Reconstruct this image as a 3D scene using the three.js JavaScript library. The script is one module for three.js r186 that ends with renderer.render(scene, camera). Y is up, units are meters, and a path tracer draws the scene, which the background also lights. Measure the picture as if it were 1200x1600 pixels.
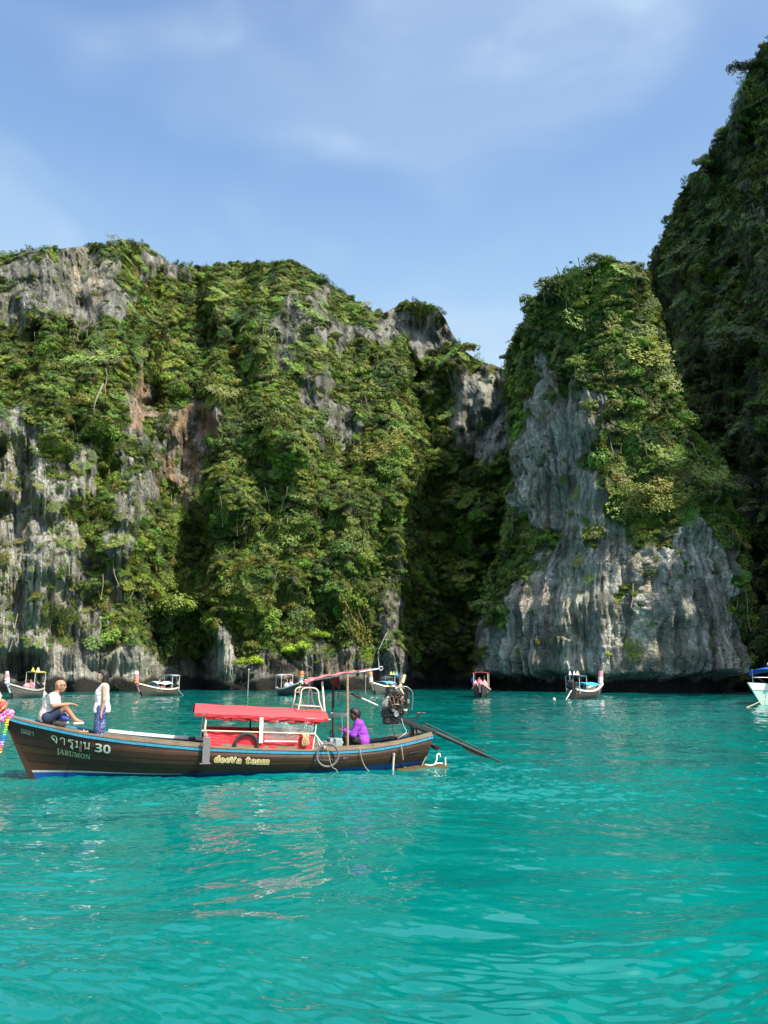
import * as THREE from 'three';
import { mergeGeometries, mergeVertices, toCreasedNormals } from 'three/addons/utils/BufferGeometryUtils.js';
import { RoundedBoxGeometry } from 'three/addons/geometries/RoundedBoxGeometry.js';
import { createNoise3D, createNoise2D } from 'simplex-noise';

// ---------------------------------------------------------------- camera, sky, sun, exposure
const EYE = 1.95, FOCAL = 1200, HORIZON = 1056;             // eye height in metres; lens and level line in photo pixels
const PITCH = Math.atan((HORIZON - 800) / FOCAL);
const scene = new THREE.Scene();
const camera = new THREE.PerspectiveCamera(2 * Math.atan(800 / FOCAL) * 180 / Math.PI, 0.75, 0.1, 3000);
camera.position.set(0, EYE, 0);
camera.rotation.x = PITCH;
const renderer = new THREE.WebGLRenderer({ antialias: true });
renderer.toneMapping = THREE.LinearToneMapping;
renderer.toneMappingExposure = 1.7;
renderer.shadowMap.enabled = true;

const SUN = new THREE.Vector3(0.53, 0.74, 0.42).normalize();
const sun = new THREE.DirectionalLight(0xfff1dc, 5.0);
sun.position.copy(SUN).multiplyScalar(400);
sun.castShadow = true;
sun.shadow.mapSize.set(4096, 4096);
Object.assign(sun.shadow.camera, { left: -220, right: 220, top: 220, bottom: -220, near: 1, far: 900 });
sun.target.position.set(0, 20, -90);
sun.position.add(sun.target.position);
scene.add(sun, sun.target);

function rng(seed) { let a = seed >>> 0; return () => { a = (a + 0x6d2b79f5) | 0; let t = Math.imul(a ^ (a >>> 15), 1 | a); t = (t + Math.imul(t ^ (t >>> 7), 61 | t)) ^ t; return ((t ^ (t >>> 14)) >>> 0) / 4294967296; }; }
const n3 = createNoise3D(rng(11)), n2 = createNoise2D(rng(12));
const fbm3 = (x, y, z, o = 4) => { let s = 0, a = 0.5; for (let i = 0; i < o; i++) { s += a * n3(x, y, z); x *= 2.03; y *= 2.03; z *= 2.03; a *= 0.5; } return s; };
const fbm2 = (x, y, o = 4) => { let s = 0, a = 0.5; for (let i = 0; i < o; i++) { s += a * n2(x, y); x *= 2.03; y *= 2.03; a *= 0.5; } return s; };
const clamp = (x, a = 0, b = 1) => Math.min(b, Math.max(a, x)), lerp = (a, b, t) => a + (b - a) * t;
const smooth = (a, b, x) => { const t = clamp((x - a) / (b - a)); return t * t * (3 - 2 * t); };
const table = (pts) => (x) => { if (x <= pts[0][0]) return pts[0][1]; for (let i = 1; i < pts.length; i++) if (x <= pts[i][0]) { const t = (x - pts[i - 1][0]) / (pts[i][0] - pts[i - 1][0]); return lerp(pts[i - 1][1], pts[i][1], t); } return pts[pts.length - 1][1]; };

{ // a thinly veiled tropical sky
  const W = 1024, H = 512, data = new Float32Array(W * H * 4);
  const stops = [[0, [0.86, 0.92, 0.98]], [16, [0.84, 0.93, 1.0]], [23, [0.66, 0.82, 0.98]], [29, [0.44, 0.63, 0.90]], [36, [0.28, 0.45, 0.77]], [46, [0.20, 0.335, 0.65]], [90, [0.17, 0.30, 0.62]]];
  for (let r = 0; r < H; r++) {
    const el = ((r + 0.5) / H - 0.5) * Math.PI, deg = Math.max(0, el * 180 / Math.PI), y = Math.sin(el);
    const base = [0, 1, 2].map((c) => table(stops.map((s) => [s[0], s[1][c]]))(deg));
    for (let q = 0; q < W; q++) {
      const az = ((q + 0.5) / W - 0.5) * 2 * Math.PI, x = Math.cos(az) * Math.cos(el), z = Math.sin(az) * Math.cos(el);
      let veil = 0;
      if (y > 0.02) {
        const k = 1 / (y + 0.25), u = x * k, v = z * k;
        const w = fbm2(u * 1.1 + 3, v * 1.1, 3) * 0.4;
        const broad = smooth(-0.30, 0.45, fbm2(u * 1.0 + w + 2.6, v * 1.2 - 0.7 + w, 3));
        const wisps = smooth(-0.25, 0.75, fbm2(u * 3.4 + v * 1.6 + w * 2 + 1.7, v * 6.0 - u * 1.0 + w + 4.4, 7));
        const fine = smooth(-0.3, 0.7, fbm2(u * 9 + v * 5 + w * 3, v * 17 - u * 3 + 2, 5));
        veil = clamp(0.13 + 0.32 * broad + (0.28 + 0.30 * fine) * wisps * broad);
      }
      const high = smooth(46, 68, deg) * smooth(-0.45, 0.35, fbm2(x / (y + 0.3) * 2.2 + 8, z / (y + 0.3) * 2.2, 4));   // thin bright cloud overhead, out of view, added to brighten water glints and soften shadows
      const c = x * SUN.x + y * SUN.y + z * SUN.z, glow = 1.3 * Math.exp((c - 1) * 18) + 0.24 * Math.exp((c - 1) * 3.2);
      const i = (r * W + q) * 4, cloud = [0.80, 0.88, 0.98];
      for (let k = 0; k < 3; k++) data[i + k] = lerp(base[k], cloud[k], veil * 0.75) * [0.44, 0.52, 0.578][k] + high * [0.95, 0.95, 0.92][k] + glow * [0.90, 0.96, 1][k];
      data[i + 3] = 1;
    }
  }
  const sky = new THREE.DataTexture(data, W, H, THREE.RGBAFormat, THREE.FloatType);
  sky.mapping = THREE.EquirectangularReflectionMapping;
  sky.magFilter = THREE.LinearFilter; sky.wrapS = THREE.RepeatWrapping; sky.needsUpdate = true;
  scene.background = sky; scene.environment = sky;
}

// ---------------------------------------------------------------- helpers
const CP = Math.cos(PITCH), SP = Math.sin(PITCH);
const slope = (px, py) => { const a = (px - 600) / FOCAL, b = (800 - py) / FOCAL, z = CP - b * SP; return [a / z, (b * CP + SP) / z]; };   // sideways and upward run per metre of distance
const at = (px, py, d) => { const [t, e] = slope(px, py); return [t * d, EYE + e * d, -d]; };
const seenAt = (x, y, z) => { const u = y - EYE, f = u * SP - z * CP, v = u * CP + z * SP; return [600 + FOCAL * x / f, 800 - FOCAL * v / f]; };
const taken = {};
function numbered(name) { const k = taken[name] = (taken[name] ?? -1) + 1; return k ? name + '_' + String(k).padStart(3, '0') : name; }
function tag(o, label, category, group, kind) { if (label) o.userData.label = label; if (category) o.userData.category = category; if (group) o.userData.group = group; if (kind) o.userData.kind = kind; return o; }
const shade = (o) => { o.castShadow = true; o.receiveShadow = true; return o; };
function thing(name, label, category, [x, y, z] = [0, 0, 0], turn = 0, group) { const o = new THREE.Group(); o.name = numbered(name); o.position.set(x, y, z); o.rotation.y = turn; scene.add(o); return tag(o, label, category, group); }
function part(parent, name, geo, material) { const m = shade(new THREE.Mesh(Array.isArray(geo) ? merge(geo) : geo, material)); m.name = name; parent.add(m); return m; }
function top(name, geo, material, label, category, group, kind) { const m = shade(new THREE.Mesh(Array.isArray(geo) ? merge(geo) : geo, material)); m.name = numbered(name); scene.add(m); return tag(m, label, category, group, kind); }
function merge(list) {
  const keep = list.map((g) => { const h = g.index ? g.toNonIndexed() : g.clone(); for (const k of Object.keys(h.attributes)) if (!['position', 'normal', 'uv'].includes(k)) h.deleteAttribute(k); if (!h.attributes.uv) h.setAttribute('uv', new THREE.BufferAttribute(new Float32Array(h.attributes.position.count * 2), 2)); return h; });
  return keep.length === 1 ? keep[0] : mergeGeometries(keep);
}
const V = (x, y, z) => new THREE.Vector3(x, y, z);
const box = (sx, sy, sz, x = 0, y = 0, z = 0, r = 0.006) => new RoundedBoxGeometry(sx, sy, sz, 1, Math.min(r, sx / 3, sy / 3, sz / 3)).translate(x, y, z);
const tube = (pts, r, seg = 24, sides = 7, closed = false) => new THREE.TubeGeometry(new THREE.CatmullRomCurve3(pts.map((p) => p.isVector3 ? p : V(...p)), closed, 'centripetal'), seg, r, sides, closed);
function rod(a, b, r0, r1 = r0, sides = 8) { const p = V(...a), q = V(...b), d = q.clone().sub(p); const g = new THREE.CylinderGeometry(r1, r0, d.length(), sides, 1); return g.applyQuaternion(new THREE.Quaternion().setFromUnitVectors(V(0, 1, 0), d.normalize())).translate((a[0] + b[0]) / 2, (a[1] + b[1]) / 2, (a[2] + b[2]) / 2); }
const std = (color, roughness = 0.7, extra = {}) => new THREE.MeshStandardMaterial({ color: Array.isArray(color) ? new THREE.Color().setRGB(...color) : color, roughness, ...extra });
function noiseTexture(W, H, fn, repeat) { const data = new Uint8Array(W * H * 4); for (let y = 0; y < H; y++) for (let x = 0; x < W; x++) { const v = fn(x / W, y / H), i = (y * W + x) * 4; for (let c = 0; c < 3; c++) data[i + c] = clamp(Array.isArray(v) ? v[c] : v) * 255; data[i + 3] = 255; } const t = new THREE.DataTexture(data, W, H); t.wrapS = t.wrapT = THREE.RepeatWrapping; t.magFilter = THREE.LinearFilter; if (repeat) t.repeat.set(...repeat); t.needsUpdate = true; return t; }
// noise that tiles: a 2-D torus laid in 3-D by two blended copies
const tiled = (f) => (u, v) => { const a = smooth(0, 1, u), b = smooth(0, 1, v); return lerp(lerp(f(u + 1, v + 1), f(u, v + 1), a), lerp(f(u + 1, v), f(u, v), a), b); };
// ---------------------------------------------------------------- water
{
  const wave = (x, z) => {
    const d = Math.hypot(x, z), near = 1 - 0.75 * smooth(50, 130, d);
    const wx = x + 0.8 * n2(x * 0.13, z * 0.13), wz = z + 0.8 * n2(x * 0.13 + 9, z * 0.13 + 4);
    let h = 0.034 * n2(wx * 0.16 + 2, wz * 0.30) + 0.018 * n2(wx * 0.42 + wz * 0.12, wz * 0.75 - 3);
    const gust = 0.25 + 0.95 * smooth(-0.35, 0.6, n2(x * 0.06 + 31, z * 0.085) + 0.5 * n2(x * 0.2, z * 0.3 + 12));
    h += (0.5 + 0.7 * gust) * 0.017 * n2(wx * 0.9 - wz * 0.3 + 7, wz * 1.5);
    h += near * gust * (0.0120 * n2(wx * 2.3 + wz * 0.4, wz * 4.2 + 5) + 0.0075 * n2(wx * 4.6 + 3, wz * 8.0 - wx));
    return h;
  };
  const angles = [], radii = [];
  for (let i = 0; i <= 620; i++) angles.push(lerp(-0.56, 0.56, i / 620));
  for (let a = 0.60; a < 2 * Math.PI - 0.58; a += 0.06) angles.push(a);
  angles.push(2 * Math.PI - 0.56);
  for (let r = 4.6; r < 420; r *= 1 + 0.0031 + 0.005 * smooth(60, 200, r)) radii.push(r);
  const pos = [], uv = [], idx = [], tone = [], n = angles.length;
  for (const r of [0, 1, 2.5, ...radii, 700, 1500, 2600]) for (const a of angles) { const x = Math.sin(a) * r, z = -Math.cos(a) * r; pos.push(x, r < 500 ? wave(x, z) : 0, z); uv.push(x, z); const q = 1 + 0.10 * fbm2(x * 0.05 + 5, z * 0.07, 3) + 0.05 * n2(x * 0.4, z * 0.6); tone.push(1, q, q * (1 + 0.04 * n2(x * 0.06 + 9, z * 0.06))); }
  const rows = radii.length + 6;
  for (let j = 0; j + 1 < rows; j++) for (let i = 0; i + 1 < n; i++) { const a = j * n + i; idx.push(a, a + 1, a + n, a + 1, a + n + 1, a + n); }
  const g = new THREE.BufferGeometry();
  g.setAttribute('position', new THREE.Float32BufferAttribute(pos, 3)); g.setAttribute('uv', new THREE.Float32BufferAttribute(uv, 2)); g.setAttribute('color', new THREE.Float32BufferAttribute(tone, 3)); g.setIndex(idx); g.computeVertexNormals();
  const ripple = noiseTexture(1024, 1024, tiled((u, v) => 0.5 + 0.45 * fbm2(u * 14, v * 26, 4)), [1 / 5, 1 / 5]);
  const m = new THREE.MeshPhysicalMaterial({ color: new THREE.Color().setRGB(0.0, 0.146, 0.136), vertexColors: true, roughness: 0.02, ior: 1.5, bumpMap: ripple, bumpScale: 0.0015 });
  top('water', g, m, 'clear turquoise lagoon water with small ripples', null, null, 'structure');
}

// ---------------------------------------------------------------- limestone cliffs
const rockBump = noiseTexture(1024, 1024, tiled((u, v) => { const a = fbm2(u * 22, v * 9, 5), b = 1 - Math.abs(n2(u * 30 + a * 1.5, v * 7)); return 0.3 + 0.35 * a + 0.45 * b * b; }), [1 / 9, 1 / 9]);
const rockStain = noiseTexture(1024, 1024, tiled((u, v) => { const a = fbm2(u * 26 + 0.6 * n2(u * 5, v * 4), v * 3.2, 5), b = Math.abs(n2(u * 34 + 0.8 * n2(u * 9, v * 5), v * 2.6)), c = fbm2(u * 40 + 7, v * 30, 3); return clamp(0.70 + 0.55 * a + 0.25 * c - 0.62 * (1 - smooth(0.0, 0.10, b))); }), [1 / 16, 1 / 16]);
const rockMaterial = new THREE.MeshStandardMaterial({ vertexColors: true, map: rockStain, roughness: 0.93, bumpMap: rockBump, bumpScale: 1.0 });
// how far rock crops out of the green at a spot, from a list of [x, y, half width, half height, strength] in photo pixels
const crops = (list) => (px, py) => {
  const wx = px + 16 * n2(px * 0.02, py * 0.02) + 7 * n2(px * 0.07 + 5, py * 0.05), wy = py + 18 * n2(px * 0.02 + 40, py * 0.02) + 7 * n2(px * 0.06, py * 0.06 + 20);
  let m = 0;
  for (const [x, y, a, b, k = 1] of list) { const d = Math.hypot((wx - x) / a, (wy - y) / b); m = Math.max(m, k * (1 - smooth(0.7, 1.25, d))); }
  return m;
};
function rockColor(x, y, z, rust, pale, out, bare = 1) {
  const streak = fbm3(x * 0.75, y * 0.06, z * 0.4, 4), blotch = fbm3(x * 0.12 + 8, y * 0.09, z * 0.12, 4), fine = n3(x * 1.9, y * 0.5, z * 1.9);
  let v = 0.36 + 0.24 * streak + 0.10 * blotch + 0.09 * fine + 0.30 * pale;
  const dark = smooth(0.12, 0.42, fbm3(x * 0.8 + 30, y * 0.045, z * 0.8, 3) + 0.3 * blotch);
  v = Math.max(0.04, v * (1 - 0.66 * dark));
  const w = smooth(0.1, 0.5, n3(x * 0.2 + 50, y * 0.1, z * 0.2)) * (1 - dark);
  let r = v * 0.98, g = v * 1.0, b = v * lerp(0.90, 0.80, w);
  const o = rust * smooth(-0.35, 0.2, fbm3(x * 0.5 + 70, y * 0.08, z * 0.5, 3));
  r = lerp(r, 0.56 * (0.4 + v * 2), o * 0.65); g = lerp(g, 0.31 * (0.4 + v * 2), o * 0.65); b = lerp(b, 0.15 * (0.4 + v * 2), o * 0.65);
  const moss = 0.5 * smooth(0.15, 0.5, n3(x * 0.25 + 90, y * 0.16, z * 0.25));
  r = lerp(r, 0.075, moss); g = lerp(g, 0.09, moss); b = lerp(b, 0.045, moss);
  const herb = (1 - smooth(0.05, 0.4, bare + 0.25 * n3(x * 0.3, y * 0.25, z * 0.3))) * 0.9;   // low creepers and moss between the trees
  r = lerp(r, 0.060, herb); g = lerp(g, 0.088, herb); b = lerp(b, 0.020, herb);
  const tide = 1 - smooth(1.3, 1.9, y + 0.5 * n3(x * 0.4, 0, z * 0.4));   // the band that the tide keeps wet and black
  out.push(lerp(r, 0.018, tide), lerp(g, 0.016, tide), lerp(b, 0.013, tide));
}
// flutes, joints and ledges of the bare rock at a run s along the face, in metres towards the viewer
function relief(s, y, bare, k) {
  const w = s + 1.1 * n2(s * 0.07 + k, y * 0.022) + 0.3 * n2(s * 0.3, y * 0.12 + k), crease = (f, g, q) => Math.pow(Math.abs(n2(w * f + k * q, y * g + q)), 0.55);
  const tier = y * 0.085 + 0.8 * n2(s * 0.045 + k, y * 0.03), step = tier - Math.floor(tier);          // courses that overhang a little towards their tops
  return 2.4 * crease(0.13, 0.010, 1) + bare * (1.25 * crease(0.46, 0.018, 2) + 0.85 * crease(1.15, 0.035, 3) + 0.45 * step * step + 0.22 * n2(w * 2.4, y * 0.5)) + 1.1 * fbm2(w * 0.07 + 3, y * 0.14 + k, 3);
}
const greens = [];                     // places for foliage: [point, normal, size, tone] per cliff
function cliffSheet({ name, label, from, to, columns, rows, skyline, distance, bareAt, rustAt = () => 0, paleAt = () => 0, back = 45 }) {
  const pos = [], col = [], uv = [], idx = [], bare = [], over = 8;
  for (let i = 0; i <= columns; i++) {
    const px = lerp(from, to, i / columns), sky = skyline(px);
    for (let j = 0; j <= rows + over; j++) {
      const v = Math.min(1, j / rows), py = lerp(1103, sky, v);
      let [t, e] = slope(px, py);
      let d = distance(px, py, v);
      let x = t * d, y = EYE + e * d, z = -d;
      const b = bareAt(px, py);
      const inNotch = 1 - smooth(1.3, 2.3, y + 0.8 * n3(x * 0.11, 0, z * 0.11) + 0.3 * n3(x * 0.5, 0, z * 0.5));
      const run = (px - 600) * 0.088;
      d -= relief(run, y, 0.35 + 0.65 * b, from) * (1 - 0.85 * inNotch) + 3.2 * inNotch;
      x = t * d; y = EYE + e * d; z = -d;
      if (j > rows) { const s = (j - rows) / over; z -= s * back; x += t * s * back; y -= s * s * back * 0.7; }
      pos.push(x, y, z); uv.push(run, y); bare.push(b);
      rockColor(run, y, 7, rustAt(px, py), paleAt(px, py), col, b);
    }
  }
  return finishSheet(name, label, columns, rows + over, pos, col, uv, bare, rows);
}
function finishSheet(name, label, columns, R, pos, col, uv, bare, shown) {
  const idx = [];
  for (let i = 0; i < columns; i++) for (let j = 0; j < R; j++) { const a = i * (R + 1) + j, b = a + R + 1; idx.push(a, b, a + 1, b, b + 1, a + 1); }
  const g = new THREE.BufferGeometry();
  g.setAttribute('position', new THREE.Float32BufferAttribute(pos, 3)); g.setAttribute('color', new THREE.Float32BufferAttribute(col, 3)); g.setAttribute('uv', new THREE.Float32BufferAttribute(uv, 2));
  g.setIndex(idx); g.computeVertexNormals();
  const m = top(name, g, rockMaterial, label, null, null, 'structure');
  return { mesh: m, pos, bare, nor: g.attributes.normal.array, columns, R, shown };
}

// ---- foliage: crowns of many small leaves, some rounded, some flat-topped, some hanging
function crownGeometry(seed, { leaves, lobes, flat, leaf, droop = 0 }) {
  const R = rng(seed), pos = [], nor = [], col = [], L = [];
  for (let i = 0; i < lobes; i++) { const a = (i + R() * 0.6) / lobes * 6.283 * 1.62, q = 0.30 + 0.42 * Math.sqrt(R()); L.push([Math.cos(a) * q, (0.30 - 0.62 * q + 0.2 * (R() - 0.5)) * flat, Math.sin(a) * q, 0.24 + 0.16 * R(), 0.75 + 0.5 * R()]); }
  L.push([0, 0.12 * flat, 0, 0.52, 1], [0, 0.12 * flat, 0, 0.52, 1]);
  const n = V(), t = V(), b = V(), p = V(), up = V();
  for (let i = 0; i < leaves; i++) {
    const [cx, cy, cz, r, tone] = L[Math.floor(R() * L.length)];
    n.set(R() * 2 - 1, R() * 1.75 - 0.72, R() * 2 - 1).normalize();
    const rr = r * (0.86 + 0.22 * R());
    p.set(cx + n.x * rr, cy + n.y * rr * 0.75 * (0.6 + flat * 0.4), cz + n.z * rr);
    if (droop) p.y -= droop * R() * R();
    up.set(R() - 0.5, 0.55 + R(), R() - 0.5).normalize();
    const k = up.clone().multiplyScalar(0.75).add(n.clone().multiplyScalar(0.7)).normalize();
    t.set(R() - 0.5, R() - 0.75, R() - 0.5).addScaledVector(n, 0.4); t.addScaledVector(k, -t.dot(k)).normalize(); b.crossVectors(k, t);
    const s = leaf * (0.6 + 0.8 * R()), w = s * (0.38 + 0.2 * R());
    const P = [p.clone(), p.clone().addScaledVector(t, s * 0.55).addScaledVector(b, w).addScaledVector(k, -s * 0.10), p.clone().addScaledVector(t, s * 1.15).addScaledVector(k, -s * 0.30), p.clone().addScaledVector(t, s * 0.55).addScaledVector(b, -w).addScaledVector(k, -s * 0.10)];
    const m = k.clone().multiplyScalar(0.35).addScaledVector(n, 0.85).normalize(), c = tone * (0.55 + 0.9 * R());
    for (const q of [0, 2, 1, 0, 3, 2]) { pos.push(P[q].x, P[q].y, P[q].z); nor.push(m.x, m.y, m.z); col.push(c * (0.95 + 0.1 * R()), c, c * 0.9); }
  }
  const g = new THREE.BufferGeometry();
  g.setAttribute('position', new THREE.Float32BufferAttribute(pos, 3)); g.setAttribute('normal', new THREE.Float32BufferAttribute(nor, 3)); g.setAttribute('color', new THREE.Float32BufferAttribute(col, 3));
  return g;
}
// a mat of creepers lying on a face (its outward side is +y)
function creeperGeometry(seed) {
  const R = rng(seed), pos = [], nor = [], col = [], noise = seed * 7.3;
  for (let i = 0; i < 900; i++) {
    const a = R() * 6.283, q = Math.sqrt(R()), x = Math.cos(a) * q, z = Math.sin(a) * q, swell = n2(x * 2.2 + noise, z * 2.2), keep = 1 - q + 0.4 * swell;
    if (keep < 0.12) continue;
    const y = 0.16 + 0.20 * swell + 0.10 * R(), nx = -0.5 * n2(x * 2.2 + noise + 0.3, z * 2.2) + R() - 0.5, nz = 0.7 + R() - 0.5, s = 0.085 * (0.6 + 0.8 * R()), t = R() * 6.283;
    const k = V(nx * 0.6, 1, -nz * 0.5).normalize(), u = V(Math.cos(t), 0, Math.sin(t)); u.addScaledVector(k, -u.dot(k)).normalize(); const b = V().crossVectors(k, u), p = V(x, y, z);
    const P = [p, p.clone().addScaledVector(u, s * 0.55).addScaledVector(b, s * 0.45), p.clone().addScaledVector(u, s * 1.15).addScaledVector(k, -s * 0.2), p.clone().addScaledVector(u, s * 0.55).addScaledVector(b, -s * 0.45)], c = (0.85 + 0.35 * swell) * (0.65 + 0.7 * R());
    for (const j of [0, 2, 1, 0, 3, 2]) { pos.push(P[j].x, P[j].y, P[j].z); nor.push(k.x, k.y, k.z); col.push(c * 0.97, c, c * 0.9); }
  }
  const g = new THREE.BufferGeometry();
  g.setAttribute('position', new THREE.Float32BufferAttribute(pos, 3)); g.setAttribute('normal', new THREE.Float32BufferAttribute(nor, 3)); g.setAttribute('color', new THREE.Float32BufferAttribute(col, 3));
  return g;
}
const leafMaterial = new THREE.MeshPhysicalMaterial({ vertexColors: true, color: 0xffffff, roughness: 0.55, transmission: 0.15, thickness: 0, specularIntensity: 0.5, side: THREE.DoubleSide });
const CROWNS = [
  ...[1, 2, 3, 4].map((s) => crownGeometry(s, { leaves: 1150, lobes: 10, flat: 0.9, leaf: 0.105 })),
  ...[5, 6].map((s) => crownGeometry(s, { leaves: 1000, lobes: 11, flat: 0.45, leaf: 0.11 })),
  ...[9, 10, 11].map((s) => creeperGeometry(s)),
  ...[7, 8].map((s) => crownGeometry(s, { leaves: 900, lobes: 8, flat: 1.1, leaf: 0.105, droop: 0.8 })),
];
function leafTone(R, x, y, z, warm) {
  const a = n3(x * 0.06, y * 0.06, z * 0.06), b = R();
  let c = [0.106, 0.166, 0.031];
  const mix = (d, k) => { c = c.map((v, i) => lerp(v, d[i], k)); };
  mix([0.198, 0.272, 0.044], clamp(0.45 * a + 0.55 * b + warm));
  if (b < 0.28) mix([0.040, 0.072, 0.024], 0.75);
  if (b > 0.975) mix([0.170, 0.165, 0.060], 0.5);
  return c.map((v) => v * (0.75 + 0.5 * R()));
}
const stickMaterial = std([0.20, 0.18, 0.14], 0.9);
function foliage(name, label, sheet, seed, { spacing, size, cover, lightenAt, low = 3, sticks = 0 }) {
  const R = rng(seed), { pos, nor, bare, columns, R: rows, shown } = sheet, lots = CROWNS.map(() => []), spots = [], cells = new Map();
  const p = V(), n = V(), q = new THREE.Quaternion(), m = new THREE.Matrix4(), e = new THREE.Euler();
  const count = (columns + 1) * (rows + 1), tries = count;
  let placed = 0;
  for (let k = 0; k < tries; k++) {
    const i = Math.floor(R() * (columns + 1)), j = Math.floor(R() * (shown + 4)), a = i * (rows + 1) + j;
    p.fromArray(pos, a * 3); n.fromArray(nor, a * 3);
    if (n.z < 0) n.negate();
    if (p.y < low + 1.6 * n3(p.x * 0.12, 3, p.z * 0.12)) continue;
    const open = bare[a] + 0.32 * n3(p.x * 0.16, p.y * 0.13, p.z * 0.16) + 0.12 * n3(p.x * 0.5, p.y * 0.4, p.z * 0.5);
    const c = cover(p, open, R);
    if (R() > c) continue;
    const big = R(), s0 = size * (0.45 + 0.55 * big + 0.75 * big ** 8) * (open > 0.45 ? 0.36 : open > 0.12 ? 0.6 : 1);
    // crowns overlap, but none stands on another's stem
    const ci = Math.floor(p.x / 3), cj = Math.floor(p.y / 3), ck = Math.floor(p.z / 3);
    let free = true;
    for (let u = -1; free && u <= 1; u++) for (let v = -1; free && v <= 1; v++) for (let w = -1; free && w <= 1; w++) {
      const list = cells.get(((ci + u) * 1000 + cj + v) * 1000 + ck + w);
      if (list) for (const [x, y, z, r] of list) if (Math.hypot(x - p.x, y - p.y, z - p.z) < spacing * (r + s0)) { free = false; break; }
    }
    if (!free) continue;
    const key = (ci * 1000 + cj) * 1000 + ck;
    if (!cells.has(key)) cells.set(key, []);
    cells.get(key).push([p.x, p.y, p.z, s0]);
    const patch = n3(p.x * 0.07 + 60, p.y * 0.07, p.z * 0.07), roll = R();
    const mat = roll < 0.20 + 0.35 * smooth(0.05, 0.4, patch) + (open > 0.12 ? 0.25 : 0);
    const kind = mat ? 6 + Math.floor(R() * 3) : R() < 0.16 ? 9 + Math.floor(R() * 2) : R() < 0.14 ? 4 + Math.floor(R() * 2) : Math.floor(R() * 4);
    let size3;
    if (mat) {
      q.setFromUnitVectors(V(0, 1, 0), n.clone().add(V((R() - 0.5) * 0.3, 0.25 + (R() - 0.5) * 0.3, 0)).normalize()).multiply(new THREE.Quaternion().setFromAxisAngle(V(0, 1, 0), R() * 6.283));
      const w = s0 * (1.1 + 0.9 * R()); size3 = V(w, s0 * 1.3, w * (0.7 + 0.6 * R()));
    } else {
      p.addScaledVector(n, s0 * 0.3); p.y += s0 * 0.25;
      e.set((R() - 0.5) * 0.8 + n.z * 0.45, R() * 6.283, (R() - 0.5) * 0.8 - n.x * 0.45); q.setFromEuler(e);
      size3 = V(s0 * (0.75 + 0.4 * R()), s0 * (0.8 + 0.7 * R() * R()), s0 * (0.75 + 0.4 * R()));
    }
    m.compose(p, q, size3);
    lots[kind].push([m.clone(), leafTone(R, p.x, p.y, p.z, (lightenAt ? lightenAt(p) : 0) + (mat ? 0.15 : 0))]);
    if (!mat) spots.push([p.clone(), n.clone(), s0]);
    placed++;
  }
  const holder = new THREE.Group(); holder.name = numbered(name); tag(holder, label, 'foliage', null, 'stuff'); scene.add(holder);
  lots.forEach((lot, k) => {
    if (!lot.length) return;
    const im = shade(new THREE.InstancedMesh(CROWNS[k], leafMaterial, lot.length)); im.name = 'leaf_mass'; im.userData.kind = 'stuff';
    const c = new THREE.Color();
    lot.forEach(([mm, t], i) => { im.setMatrixAt(i, mm); im.setColorAt(i, c.setRGB(...t)); });
    holder.add(im);
  });
  if (sticks && spots.length) {   // pale stems and hanging roots that show between the leaves
    const stem = tube([[0, -1, 0], [0.06, -0.3, 0.05], [-0.04, 0.35, 0.08], [0.05, 1, 0]], 0.028, 8, 5), im = shade(new THREE.InstancedMesh(stem, stickMaterial, sticks)), c = new THREE.Color(); im.name = 'stem_mass'; im.userData.kind = 'stuff';
    for (let i = 0; i < sticks; i++) { const [f, u, s0] = spots[Math.floor(R() * spots.length)], l = 0.9 + 1.8 * R(); e.set((R() - 0.5) * 0.8 + 0.15, R() * 6.28, (R() - 0.5) * 0.9); q.setFromEuler(e); m.compose(f.clone().addScaledVector(u, s0 * 0.75).add(V(0, -0.5, 0)), q, V(1 + l * 0.5, l, 1 + l * 0.5)); im.setMatrixAt(i, m); const v = 0.5 + 0.8 * R(); im.setColorAt(i, c.setRGB(v, v * 0.95, v * 0.85)); }
    holder.add(im);
  }
  console.log(name, placed);
}

// ---- the long cliff of the far shore
const massifSky = table([[-300, 330], [-120, 372], [0, 400], [60, 392], [140, 384], [185, 380], [240, 390], [270, 413], [310, 421], [370, 412], [440, 412], [480, 420], [510, 440], [545, 464], [590, 492], [625, 520], [655, 545], [685, 580], [705, 625], [725, 680], [745, 740], [775, 800]]);
const massifBare = crops([[55, 440, 62, 55], [120, 440, 75, 55], [150, 480, 50, 35], [15, 490, 40, 35, 0.8], [240, 405, 34, 22, 0.9], [270, 425, 16, 20, 0.8],
  [20, 690, 45, 60, 0.8], [35, 800, 62, 120], [20, 930, 50, 130], [70, 960, 55, 100], [85, 860, 50, 80], [60, 1040, 90, 40], [120, 740, 30, 60, 0.7], [130, 960, 28, 100, 0.75], [195, 1040, 50, 38], [196, 770, 11, 130, 0.85], [222, 770, 26, 40, 0.8], [180, 900, 14, 120, 0.6],
  [215, 630, 20, 55], [225, 625, 28, 24], [268, 690, 20, 60, 0.75], [312, 668, 32, 50], [295, 730, 42, 38], [300, 790, 22, 50, 0.65],
  [452, 500, 22, 55, 0.85], [440, 560, 22, 30, 0.7], [498, 620, 24, 34], [530, 662, 34, 38], [540, 520, 48, 22, 0.85], [600, 515, 30, 24, 0.8], [505, 480, 22, 26, 0.65],
  [352, 1030, 22, 50], [450, 1050, 110, 24], [420, 1030, 30, 22, 0.7], [530, 1040, 50, 35, 0.8], [612, 980, 18, 70, 0.75], [610, 1050, 40, 26], [280, 1055, 60, 22, 0.8], [620, 900, 14, 60, 0.6]]);
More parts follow.
